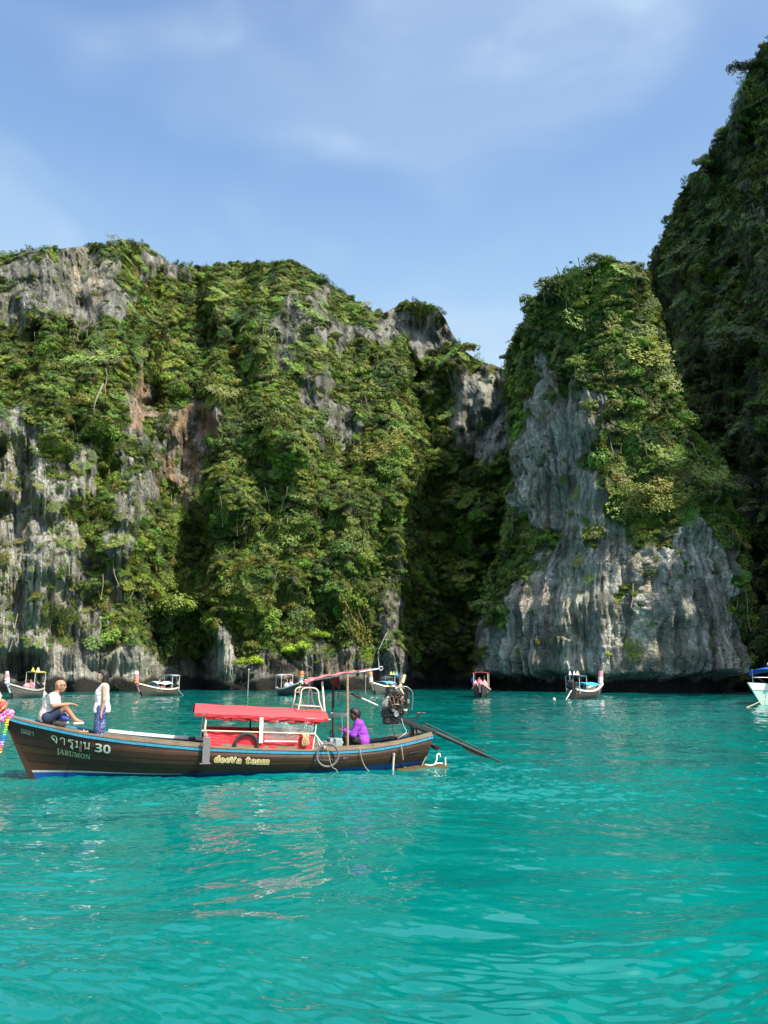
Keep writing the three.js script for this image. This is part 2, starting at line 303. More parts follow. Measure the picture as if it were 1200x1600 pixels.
const massif = cliffSheet({
  name: 'cliff', label: 'long limestone cliff of the far shore, half grown over with jungle, pale bare rock at its left end', from: -260, to: 775, columns: 520, rows: 340, skyline: massifSky, bareAt: massifBare,
  rustAt: crops([[222, 625, 26, 60, 0.9], [300, 690, 34, 70], [285, 740, 45, 40, 0.9], [140, 440, 30, 40, 0.35], [450, 1045, 40, 20, 0.6], [300, 790, 20, 40, 0.5], [540, 1040, 30, 24, 0.4]]),
  paleAt: crops([[40, 850, 90, 260, 0.9], [195, 1040, 50, 40, 0.9], [352, 1030, 22, 50, 0.8], [60, 1030, 120, 50, 1], [196, 770, 14, 130, 0.6], [140, 430, 30, 40, 0.4]]),
  distance: (px, py, v) => {
    const base = table([[-260, 84], [0, 97], [120, 101], [215, 105], [250, 119], [320, 122], [345, 112], [450, 113], [560, 116], [625, 120], [655, 134], [700, 143], [775, 146]])(px + 10 * n2(py * 0.012, 3));
    const [, e] = slope(px, py), h = e * base;
    const set = table([[0, 0], [14, 0.5], [26, 4], [36, 12], [46, 25], [56, 42], [66, 60], [78, 78], [90, 90], [110, 100], [140, 110]]);
    const shelf = 1 - smooth(150, 320, px);
    let d = base + set(h * (1 + 0.12 * n2(px * 0.008, 1) ) ) * lerp(1, 0.72, shelf);
    d += 9 * fbm2(px * 0.006 + 3, py * 0.005, 3) * smooth(0.1, 0.5, v) + 4.5 * fbm2(px * 0.011, py * 0.006 + 9, 2);
    d += 7 * Math.exp(-(((px - 228) / 13) ** 2) - ((py - 632) / 9) ** 2) + 4 * Math.exp(-(((px - 285) / 30) ** 2) - ((py - 715) / 22) ** 2) - 3.5 * Math.exp(-(((px - 290) / 55) ** 2) - ((py - 600) / 25) ** 2);
    d += 6 * Math.exp(-(((px - 34) / 34) ** 4) - ((py - 1040) / 22) ** 4);
    return d;
  },
});
const backSky = table([[540, 520], [585, 500], [604, 487], [625, 476], [655, 474], [680, 478], [696, 498], [706, 520], [722, 545], [745, 562], [775, 572], [800, 582], [850, 600], [900, 640]]);
const farRidge = cliffSheet({
  name: 'cliff', label: 'farther grey rock ridge with a rounded green knob, seen in the gap beside the rock tower', from: 540, to: 880, columns: 150, rows: 260, skyline: backSky,
  bareAt: crops([[645, 512, 55, 34, 0.95], [690, 525, 36, 26], [735, 605, 45, 40], [775, 640, 45, 85], [730, 660, 30, 50, 0.8], [715, 600, 30, 26, 0.8]]), paleAt: crops([[760, 640, 60, 70, 0.35]]),
  distance: (px, py, v) => { const [, e] = slope(px, py), h = e * 150; return table([[540, 166], [640, 160], [720, 150], [800, 146], [880, 140]])(px) - 12 + table([[0, 0], [40, 2], [60, 12], [80, 20], [100, 30]])(h) + 10 * fbm2(px * 0.012, py * 0.01 + 4, 3); },
});
// ---- the tall dark cliff behind the tower
const wallSky = table([[930, 520], [975, 462], [1005, 436], [1030, 384], [1062, 304], [1108, 242], [1148, 172], [1166, 118], [1190, 72], [1215, 55], [1300, -60], [1500, -160], [1700, -180]]);
const wall = cliffSheet({
  name: 'cliff', label: 'tall dark cliff in shade behind the rock tower, overgrown up to its steep edge', from: 930, to: 1700, columns: 330, rows: 420, skyline: wallSky,
  bareAt: crops([[1160, 290, 18, 26, 0.5], [1190, 340, 20, 26, 0.5], [1190, 1050, 40, 30, 0.8]]),
  distance: (px, py, v) => { const [t, e] = slope(px, py), b = table([[930, 172], [1000, 154], [1080, 135], [1200, 110], [1400, 84], [1700, 60]])(px), h = e * b; return b + h * 0.16 + 10 * fbm2(px * 0.006, py * 0.005 + 40, 3) + 4 * fbm2(px * 0.02, py * 0.016, 2); }, back: 60,
});
// ---- the free-standing tower
const tower = (() => {
  const left = table([[412, 814], [440, 815], [480, 818], [560, 817], [620, 815], [700, 818], [760, 815], [800, 806], [850, 796], [900, 776], [960, 764], [1010, 763], [1085, 758]]);
  const right = table([[412, 940], [428, 952], [448, 972], [480, 995], [540, 1022], [620, 1042], [700, 1066], [760, 1092], [800, 1108], [860, 1122], [940, 1140], [1010, 1142], [1060, 1144], [1085, 1142]]);
  const bareAt = crops([[846, 620, 16, 60], [900, 660, 45, 62], [850, 740, 50, 110], [900, 800, 50, 80, 0.9], [860, 900, 70, 90], [800, 1000, 60, 90], [900, 1000, 110, 90], [1000, 1010, 110, 70], [1100, 950, 60, 130], [1130, 1030, 50, 60], [960, 890, 50, 90, 0.9], [1020, 900, 60, 50, 0.9], [1090, 850, 40, 50, 0.9], [1010, 960, 60, 50]].concat([]));
  const shrubs = crops([[1045, 775, 80, 36], [1035, 820, 40, 26, 0.8], [985, 925, 26, 14, 0.7], [822, 838, 34, 26], [800, 880, 30, 40, 0.9], [770, 930, 24, 60, 0.8], [915, 835, 22, 10, 0.7], [1020, 890, 12, 16, 0.6]]);
  const rows = 330, columns = 420, pos = [], col = [], uv = [], bare = [], over = 8;
  const mid = 104, hTop = EYE + slope(880, 462)[1] * (mid + 6);
  for (let i = 0; i <= columns; i++) {
    const u = i / columns, th = u < 0.8 ? lerp(-1.75, 1.75, u / 0.8) : lerp(1.75, 2 * Math.PI - 1.75, (u - 0.8) / 0.2);   // 0 faces the camera; closer columns on the face that shows
    for (let j = 0; j <= rows + over; j++) {
      const v = Math.min(1, j / rows), y0 = lerp(-2, hTop, v);
      const py = seenAt(0, y0, -mid - 6)[1];
      const [tl] = slope(left(py), py), [tr] = slope(right(py), py), a0 = (tr - tl) / 2 * mid, xl = tl * (mid + 7 + 0.42 * a0), xr = tr * (mid + 7 - 0.42 * a0), cx = (xl + xr) / 2, a = (xr - xl) / 2 + 0.4;
      const bDepth = lerp(26, 17, v ** 1.4), se = (x, p) => Math.sign(x) * Math.abs(x) ** p;
      let x = cx + a * se(Math.sin(th), 0.75), z = -mid - 12 - 1.5 * v + bDepth * se(Math.cos(th), 0.8) + (x - cx) * 0.42;
      let y = y0;
      const [px, py2] = seenAt(x, y, z), s = shrubs(px, py2), b = clamp(bareAt(px, py2) - s);
      let nx = Math.sin(th), nz = Math.cos(th);
      const inNotch = 1 - smooth(1.6, 2.4, y + 0.4 * n3(x * 0.15, 0, z * 0.15));
      let out = relief(th * a, y, 0.35 + 0.65 * b, 77) * 0.8 - 2.0 + 2.4 * fbm3(x * 0.045, y * 0.04, z * 0.045, 3) - 1.3 * Math.abs(n3(x * 0.12 + 5, y * 0.03, z * 0.12));
      out = out * (1 - 0.7 * inNotch) - 3.4 * inNotch;
      let fold = 1;
      if (j > rows) { fold = 1 - (j - rows) / over; y += (1 - fold) * 1.5; }
      x += nx * out; z += nz * out;
      if (fold < 1) { x = lerp(cx, x, fold); z = lerp(-mid - 13.5, z, fold); }
      if (i === columns) { x = pos[j * 3]; y = pos[j * 3 + 1]; z = pos[j * 3 + 2]; }
      pos.push(x, y, z); uv.push(th * 14, y); bare.push(b);
      rockColor(th * 14, y, 3, 0.25 * smooth(0, 0.4, n3(x * 0.1, y * 0.08, 5)), 0.85, col, b);
    }
  }
  return finishSheet('rock_tower', 'free-standing limestone tower, bare grey rock below and a green cap of trees above', columns, rows + over, pos, col, uv, bare, rows);
})();

foliage('jungle', 'dense green jungle covering the long far cliff', massif, 21, { spacing: 0.42, size: 1.42, low: 4.6, sticks: 240, cover: (p, o, R) => 1 - 0.968 * smooth(0.25, 0.52, o), lightenAt: (p) => 0.25 * smooth(20, 90, p.y) });
foliage('jungle', 'green scrub on the farther ridge in the gap', farRidge, 22, { spacing: 0.44, size: 1.5, sticks: 60, cover: (p, o) => 1 - 0.98 * smooth(0.28, 0.55, o), lightenAt: () => 0.2 });
foliage('jungle', 'dark green jungle on the shaded tall cliff behind the tower', wall, 23, { spacing: 0.46, size: 1.8, sticks: 70, cover: (p, o) => 1 - smooth(0.45, 0.8, o), lightenAt: () => -0.22 });  // leaf colour darkened on this cliff, shade painted into the leaves
foliage('jungle', 'green cap of trees and hanging shrubs on the rock tower', tower, 24, { spacing: 0.42, size: 1.3, sticks: 90, cover: (p, o) => 1 - 0.996 * smooth(0.25, 0.48, o), lightenAt: (p) => 0.2 });
// ---------------------------------------------------------------- building blocks for hulls and figures
// a bar of width w and height h laid along a row of points
function bar(pts, w, h, side = V(0, 0, 1)) {
  const pos = [], idx = [], n = pts.length;
  pts.forEach((p, i) => {
    const a = V(...pts[Math.max(0, i - 1)]), b = V(...pts[Math.min(n - 1, i + 1)]), t = b.sub(a).normalize(), s = side.clone().addScaledVector(t, -side.dot(t)).normalize(), u = V().crossVectors(s, t).normalize();
    if (u.y < 0) u.negate();
    for (const [q, r] of [[-1, -1], [1, -1], [1, 1], [-1, 1]]) { const v = V(...p).addScaledVector(s, q * w / 2).addScaledVector(u, r * h / 2); pos.push(v.x, v.y, v.z); }
  });
  for (let i = 0; i + 1 < n; i++) for (let k = 0; k < 4; k++) { const a = i * 4 + k, b = i * 4 + (k + 1) % 4; idx.push(a, b, a + 4, b, b + 4, a + 4); }
  idx.push(0, 2, 1, 0, 3, 2); const e = (n - 1) * 4; idx.push(e, e + 1, e + 2, e, e + 2, e + 3);
  const g = new THREE.BufferGeometry(); g.setAttribute('position', new THREE.Float32BufferAttribute(pos, 3)); g.setIndex(idx);
  const f = g.toNonIndexed(); f.computeVertexNormals();
  const P = f.attributes.position, uv = new Float32Array(P.count * 2); for (let i = 0; i < P.count; i++) { uv[2 * i] = P.getX(i); uv[2 * i + 1] = P.getZ(i) + P.getY(i); }
  f.setAttribute('uv', new THREE.BufferAttribute(uv, 2));
  return f;
}
// a sheet from a grid of points fn(u, v) with a thickness along its normals
function sheet(fn, nu, nv, thick = 0.008) {
  const grid = [], pos = [], uv = [], idx = [], row = nv + 1;
  for (let i = 0; i <= nu; i++) for (let j = 0; j <= nv; j++) grid.push(V(...fn(i / nu, j / nv)));
  const nrm = grid.map((p, k) => { const i = Math.floor(k / row), j = k % row; return grid[Math.min(nu, i + 1) * row + j].clone().sub(grid[Math.max(0, i - 1) * row + j]).cross(grid[i * row + Math.min(nv, j + 1)].clone().sub(grid[i * row + Math.max(0, j - 1)])).normalize(); });
  for (const s of [0.5, -0.5]) grid.forEach((p, k) => { pos.push(p.x + nrm[k].x * thick * s, p.y + nrm[k].y * thick * s, p.z + nrm[k].z * thick * s); uv.push(Math.floor(k / row) / nu, (k % row) / nv); });
  const N = grid.length;
  for (let i = 0; i < nu; i++) for (let j = 0; j < nv; j++) { const a = i * row + j, b = a + row; idx.push(a, b, a + 1, b, b + 1, a + 1, N + a, N + a + 1, N + b, N + b, N + a + 1, N + b + 1); }
  const rim = (a, b) => idx.push(a, N + a, b, b, N + a, N + b);
  for (let j = 0; j < nv; j++) { rim(j, j + 1); rim(nu * row + j + 1, nu * row + j); }
  for (let i = 0; i < nu; i++) { rim((i + 1) * row, i * row); rim(i * row + nv, (i + 1) * row + nv); }
  const g = new THREE.BufferGeometry(); g.setAttribute('position', new THREE.Float32BufferAttribute(pos, 3)); g.setAttribute('uv', new THREE.Float32BufferAttribute(uv, 2)); g.setIndex(idx);
  return toCreasedNormals(g, 0.7);
}
// smooth skin round tapered bones [x,y,z, x,y,z, radius, radius], meshed on a grid of cells; cut(x,y,z) < 0 keeps
function skin(bones, cell, blend = 0.02, cut = null, grow = 0) {
  const lo = [1e9, 1e9, 1e9], hi = [-1e9, -1e9, -1e9];
  for (const b of bones) for (let k = 0; k < 3; k++) { const r = Math.max(b[6], b[7]) + grow + cell * 3; lo[k] = Math.min(lo[k], b[k] - r, b[k + 3] - r); hi[k] = Math.max(hi[k], b[k] + r, b[k + 3] + r); }
  const n = lo.map((l, k) => Math.ceil((hi[k] - l) / cell) + 1), [nx, ny, nz] = n, f = new Float32Array(nx * ny * nz).fill(1);
  const at3 = (i, j, k) => (i * ny + j) * nz + k;
  const D = bones.map((b) => { const d = [b[3] - b[0], b[4] - b[1], b[5] - b[2]]; return [...b, ...d, Math.max(1e-9, d[0] * d[0] + d[1] * d[1] + d[2] * d[2])]; });
  for (let i = 0; i < nx; i++) for (let j = 0; j < ny; j++) for (let k = 0; k < nz; k++) {
    const x = lo[0] + i * cell, y = lo[1] + j * cell, z = lo[2] + k * cell;
    let s = 0, m = 1;
    for (const b of D) {
      const px = x - b[0], py = y - b[1], pz = z - b[2], t = clamp((px * b[8] + py * b[9] + pz * b[10]) / b[11]);
      const d = Math.hypot(px - t * b[8], py - t * b[9], pz - t * b[10]) - (b[6] + (b[7] - b[6]) * t) - grow;
      if (d < m) m = d;
      if (d < 0.25) s += Math.exp(-d / blend);
    }
    let v = s > 0 ? -blend * Math.log(s) : m;
    if (cut) v = Math.max(v, cut(x, y, z));
    f[at3(i, j, k)] = v;
  }
  const vert = new Int32Array(nx * ny * nz).fill(-1), pos = [], idx = [];
  for (let i = 0; i + 1 < nx; i++) for (let j = 0; j + 1 < ny; j++) for (let k = 0; k + 1 < nz; k++) {
    const c = []; let inside = 0;
    for (let q = 0; q < 8; q++) { const v = f[at3(i + (q & 1), j + (q >> 1 & 1), k + (q >> 2))]; c.push(v); if (v < 0) inside++; }
    if (inside === 0 || inside === 8) continue;
    let sx = 0, sy = 0, sz = 0, m = 0;
    for (let a = 0; a < 8; a++) for (const bit of [1, 2, 4]) { const b = a | bit; if (b === a || (c[a] < 0) === (c[b] < 0)) continue; const t = c[a] / (c[a] - c[b]); sx += (a & 1) + (bit === 1 ? t : 0); sy += (a >> 1 & 1) + (bit === 2 ? t : 0); sz += (a >> 2) + (bit === 4 ? t : 0); m++; }
    vert[at3(i, j, k)] = pos.length / 3;
    pos.push(lo[0] + (i + sx / m) * cell, lo[1] + (j + sy / m) * cell, lo[2] + (k + sz / m) * cell);
  }
  const quad = (a, b, c, d, flip) => { if (a < 0 || b < 0 || c < 0 || d < 0) return; flip ? idx.push(a, b, c, a, c, d) : idx.push(a, c, b, a, d, c); };
  for (let i = 1; i + 1 < nx; i++) for (let j = 1; j + 1 < ny; j++) for (let k = 1; k + 1 < nz; k++) {
    const v = f[at3(i, j, k)] < 0;
    if (v !== f[at3(i + 1, j, k)] < 0) quad(vert[at3(i, j - 1, k - 1)], vert[at3(i, j, k - 1)], vert[at3(i, j, k)], vert[at3(i, j - 1, k)], v);
    if (v !== f[at3(i, j + 1, k)] < 0) quad(vert[at3(i - 1, j, k - 1)], vert[at3(i - 1, j, k)], vert[at3(i, j, k)], vert[at3(i, j, k - 1)], v);
    if (v !== f[at3(i, j, k + 1)] < 0) quad(vert[at3(i - 1, j - 1, k)], vert[at3(i, j - 1, k)], vert[at3(i, j, k)], vert[at3(i - 1, j, k)], v);
  }
  const g = new THREE.BufferGeometry(); g.setAttribute('position', new THREE.Float32BufferAttribute(pos, 3)); g.setIndex(idx); g.computeVertexNormals();
  const uv = new Float32Array(pos.length / 3 * 2); for (let i = 0; i < pos.length / 3; i++) { uv[2 * i] = pos[3 * i] + pos[3 * i + 2]; uv[2 * i + 1] = pos[3 * i + 1]; }
  g.setAttribute('uv', new THREE.BufferAttribute(uv, 2));
  return g;
}

// ---------------------------------------------------------------- materials of the boats
const grain = noiseTexture(1024, 256, tiled((u, v) => { const a = fbm2(u * 5, v * 34, 5), k = Math.abs(n2(u * 2.2 + 4, v * 5)); return clamp(0.52 + 0.42 * a - 0.20 * (1 - smooth(0, 0.12, k))); }), [1 / 2.2, 1 / 0.8]);
const wood = (c, rough = 0.55, bump = 0.004) => new THREE.MeshStandardMaterial({ color: new THREE.Color().setRGB(...c), map: grain, roughness: rough, bumpMap: grain, bumpScale: bump });
const darkWood = [[0.076, 0.028, 0.007], [0.068, 0.026, 0.007], [0.088, 0.034, 0.008], [0.060, 0.022, 0.006], [0.080, 0.035, 0.010], [0.056, 0.018, 0.006]].map((c) => wood(c, 0.55));
const paleWood = wood([0.62, 0.44, 0.26], 0.6), greyWood = wood([0.40, 0.30, 0.20], 0.7), blackWood = wood([0.07, 0.055, 0.045], 0.7), postWood = wood([0.62, 0.42, 0.28], 0.6);
const bluePaint = std([0.006, 0.055, 0.26], 0.45), skyPaint = std([0.04, 0.29, 0.47], 0.5, { map: noiseTexture(512, 64, tiled((u, v) => 0.8 + 0.5 * fbm2(u * 20, v * 6, 4))) }), whitePaint = std([0.74, 0.74, 0.70], 0.5);
const clothBump = noiseTexture(512, 512, tiled((u, v) => 0.5 + 0.4 * fbm2(u * 6, v * 9, 4)));
const redCloth = std([0.62, 0.022, 0.034], 0.55, { bumpMap: clothBump, bumpScale: 0.02 }), faded = std([0.60, 0.060, 0.070], 0.65, { bumpMap: clothBump, bumpScale: 0.015 }), redWorn = std([0.52, 0.16, 0.16], 0.8, { bumpMap: clothBump, bumpScale: 0.02 });
const steel = std([0.42, 0.42, 0.42], 0.35, { metalness: 0.8 }), galv = std([0.55, 0.56, 0.57], 0.4, { metalness: 0.6 }), ironBlack = std([0.035, 0.034, 0.033], 0.5, { metalness: 0.4 }), rubber = std([0.025, 0.024, 0.024], 0.75), greyRubber = std([0.13, 0.13, 0.135], 0.7), greyPlank = wood([0.30, 0.30, 0.31], 0.8);
const rope = std([0.34, 0.29, 0.22], 0.9), tanRope = std([0.70, 0.42, 0.22], 0.9), clearSheet = new THREE.MeshPhysicalMaterial({ color: 0xf2f6f6, roughness: 0.12, transmission: 0.92, thickness: 0, bumpMap: clothBump, bumpScale: 0.03, side: THREE.DoubleSide });

// ---------------------------------------------------------------- the wooden longtail boat
const BOW = [-6.897, -15.803], YAW = 15.157 * Math.PI / 180;
const aboard = (x, y, z) => [BOW[0] + x * Math.cos(YAW) + z * Math.sin(YAW), y, BOW[1] - x * Math.sin(YAW) + z * Math.cos(YAW)];
const longtail = thing('longtail_boat', 'brown varnished wooden longtail boat with red awning and light blue rail', 'boat', [BOW[0], 0, BOW[1]], YAW);
const sheer = table([[-0.75, 1.32], [-0.55, 1.17], [-0.3, 1.09], [0.07, 1.0], [0.45, 0.91], [0.82, 0.83], [1.54, 0.72], [2.27, 0.635], [3.12, 0.55], [4.12, 0.49], [5.16, 0.44], [5.8, 0.425], [6.42, 0.435], [6.9, 0.465], [7.31, 0.515], [7.7, 0.575], [8.15, 0.67]]);
const beam = table([[-0.6, 0.03], [-0.45, 0.10], [-0.3, 0.17], [0.07, 0.31], [0.45, 0.43], [0.82, 0.545], [1.54, 0.69], [2.27, 0.775], [3.12, 0.825], [4.12, 0.845], [5.16, 0.82], [5.8, 0.78], [6.42, 0.72], [7.31, 0.60], [8.15, 0.45]]);
function hullPoint(s, u, side, out = 0) {
  const xg = lerp(-0.58, 8.13, s), yg = sheer(xg), deep = -0.26 * smooth(0, 0.1, s) * (1 - 0.6 * smooth(0.85, 1, s)) - 0.02, y = lerp(deep, yg, u);
  const x = lerp(-0.5 * y, 7.95 + 0.27 * y, s), p = lerp(1.05, 2.7, smooth(0.0, 0.35, s)), g = 1 - Math.pow(1 - u, p);
  return [x, y, side * (beam(xg) * g * (1 - 0.04 * smooth(0.8, 1, u)) + out)];
}
const uAt = (s, y) => { const xg = lerp(-0.58, 8.13, s), deep = -0.26 * smooth(0, 0.1, s) * (1 - 0.6 * smooth(0.85, 1, s)) - 0.02; return (y - deep) / (sheer(xg) - deep); };
const paintTop = (s) => 0.10 - 0.055 * smooth(0.05, 0.35, s) + 0.10 * smooth(0.7, 1, s);
{
  const hull = part(longtail, 'hull', [sheet((a, b) => { const side = b < 0.5 ? -1 : 1, u = Math.abs(b - 0.5) * 2; return hullPoint(a, u, side, -0.02 * u); }, 70, 40, 0.012),
    sheet((a, b) => { const p = hullPoint(1, b, 1, -0.005); return [p[0] + 0.004, p[1], p[2] * (2 * a - 1)]; }, 6, 10, 0.02)], blackWood);
  for (const side of [1, -1]) {
    part(hull, 'bottom_paint', sheet((a, b) => hullPoint(a, lerp(0, uAt(a, paintTop(a)), b), side, 0.004), 80, 8, 0.012), bluePaint);
    part(hull, 'white_line', sheet((a, b) => hullPoint(a * 0.36, uAt(a * 0.36, paintTop(a * 0.36) + 0.002 + b * 0.045 * (1 - a * 0.8)), side, 0.006), 40, 2, 0.012), std([0.55, 0.55, 0.52], 0.7, { map: noiseTexture(256, 64, (u, v) => 0.45 + 0.6 * fbm2(u * 30, v * 6, 3) + 0.3) }));
    for (let k = 0; k < 6; k++) part(hull, 'plank', (() => {
      const g = sheet((a, b) => { const lo = uAt(a, paintTop(a) + (a < 0.36 ? 0.047 * (1 - a / 0.36 * 0.8) : 0.012)), u = lerp(lo, 1, (k + 0.012 + 0.976 * b) / 6); return hullPoint(a, u, side, 0.003 + 0.005 * (1 - b) + 0.002 * (k % 2)); }, 90, 3, 0.016);
      const P = g.attributes.position, U = g.attributes.uv; for (let i = 0; i < P.count; i++) U.setXY(i, P.getX(i) + k * 0.37, P.getY(i) * 1.0 + k * 0.31); return g;
    })(), darkWood[(k * 5 + (side < 0 ? 2 : 0)) % 6]);
    const line = (dy, out, n = 60, from = 0, to = 1) => Array.from({ length: n + 1 }, (_, i) => { const p = hullPoint(lerp(from, to, i / n), 1, side, out); p[1] += dy; return p; });
    part(longtail, 'rub_rail', bar(line(-0.035, 0.018), 0.045, 0.045), skyPaint);
    part(longtail, 'gunwale', bar(line(0.018, -0.025), 0.10, 0.034), side > 0 ? greyWood : skyPaint);
    part(longtail, 'coaming', bar(line(0.055, -0.075, 40, 0.2, 0.86), 0.03, 0.06), side > 0 ? greyWood : whitePaint);
  }
  // stem post that carries the garlands on up beyond the bow
  part(longtail, 'prow_post', bar([[0.09, -0.15, 0], [0.0, 0.0, 0], [-0.29, 0.58, 0], [-0.56, 1.12, 0], [-0.74, 1.45, 0], [-0.90, 1.85, 0], [-1.0, 2.35, 0], [-1.02, 2.6, 0]], 0.07, 0.10), darkWood[5]);
  // foredeck planks, the step, the long deck planks and the after deck
  const deckLine = (z, x0, x1, drop, n = 14) => Array.from({ length: n + 1 }, (_, i) => { const x = lerp(x0, x1, i / n), b = beam(x) - 0.08; return [x, sheer(x) - drop + 0.02 * (1 - (z * z)), clamp(z, -1, 1) * b]; });
  for (let k = 0; k < 6; k++) part(longtail, 'plank', bar(deckLine((k - 2.5) / 3 * 0.98, -0.42, 0.86, 0.0), 0.135 - 0.02 * (k % 2), 0.03), k % 3 === 1 ? greyWood : paleWood);
  part(longtail, 'deck_step', bar([[0.9, 0.66, -0.5], [0.9, 0.66, 0.5]], 0.04, 0.30, V(1, 0, 0)), blackWood);
  for (let k = 0; k < 7; k++) part(longtail, 'plank', bar(deckLine((k - 3) / 3.5, 0.95, 2.72 - (k === 6 ? 0.1 : 0), 0.09 + (k < 2 ? -0.03 : 0)), 0.185, 0.03), [paleWood, paleWood, greyWood][k % 3]);
  part(longtail, 'thwart', bar([[2.78, 0.50, -0.7], [2.78, 0.50, 0.7]], 0.10, 0.04, V(1, 0, 0)), paleWood);
  part(longtail, 'floor', sheet((a, b) => { const x = lerp(2.7, 6.5, a); return [x, 0.12, (2 * b - 1) * beam(x) * 0.75]; }, 10, 4, 0.02), blackWood);
  for (let k = 0; k < 6; k++) part(longtail, 'plank', bar(deckLine((k - 2.5) / 3, 6.75, 8.02, 0.05), 0.15, 0.03), k % 2 ? blackWood : greyWood);
  for (const side of [1, -1]) part(longtail, 'stern_rail', bar(Array.from({ length: 13 }, (_, i) => { const p = hullPoint(lerp(0.84, 1, i / 12), 1, side, -0.06); p[1] += 0.05; return p; }), 0.05, 0.05), greyWood);
}
// lettering that follows the planks
function hullPrint(name, x0, x1, y0, y1, w, h, draw, skew = 0) {
  const c = document.createElement('canvas'); c.width = w; c.height = h;
  const g = c.getContext('2d'); g.clearRect(0, 0, w, h); draw(g, w, h);
  const map = new THREE.CanvasTexture(c); map.colorSpace = THREE.SRGBColorSpace;
  const pos = [], uv = [], idx = [], N = 24, M = 6;
  for (let i = 0; i <= N; i++) for (let j = 0; j <= M; j++) {
    const x = lerp(x0, x1, i / N), y = lerp(y0(x), y1(x), j / M);
    const s = (x + 0.5 * y) / (7.95 + 0.27 * y + 0.5 * y), u = uAt(s, y), p = hullPoint(s, u, 1, 0.0235);
    pos.push(...p); uv.push(i / N, j / M);
  }
  for (let i = 0; i < N; i++) for (let j = 0; j < M; j++) { const a = i * (M + 1) + j, b = a + M + 1; idx.push(a, b, a + 1, b, b + 1, a + 1); }
  const q = new THREE.BufferGeometry(); q.setAttribute('position', new THREE.Float32BufferAttribute(pos, 3)); q.setAttribute('uv', new THREE.Float32BufferAttribute(uv, 2)); q.setIndex(idx); q.computeVertexNormals();
  part(longtail, name, q, new THREE.MeshStandardMaterial({ map, transparent: true, alphaTest: 0.4, roughness: 0.6 }));
}
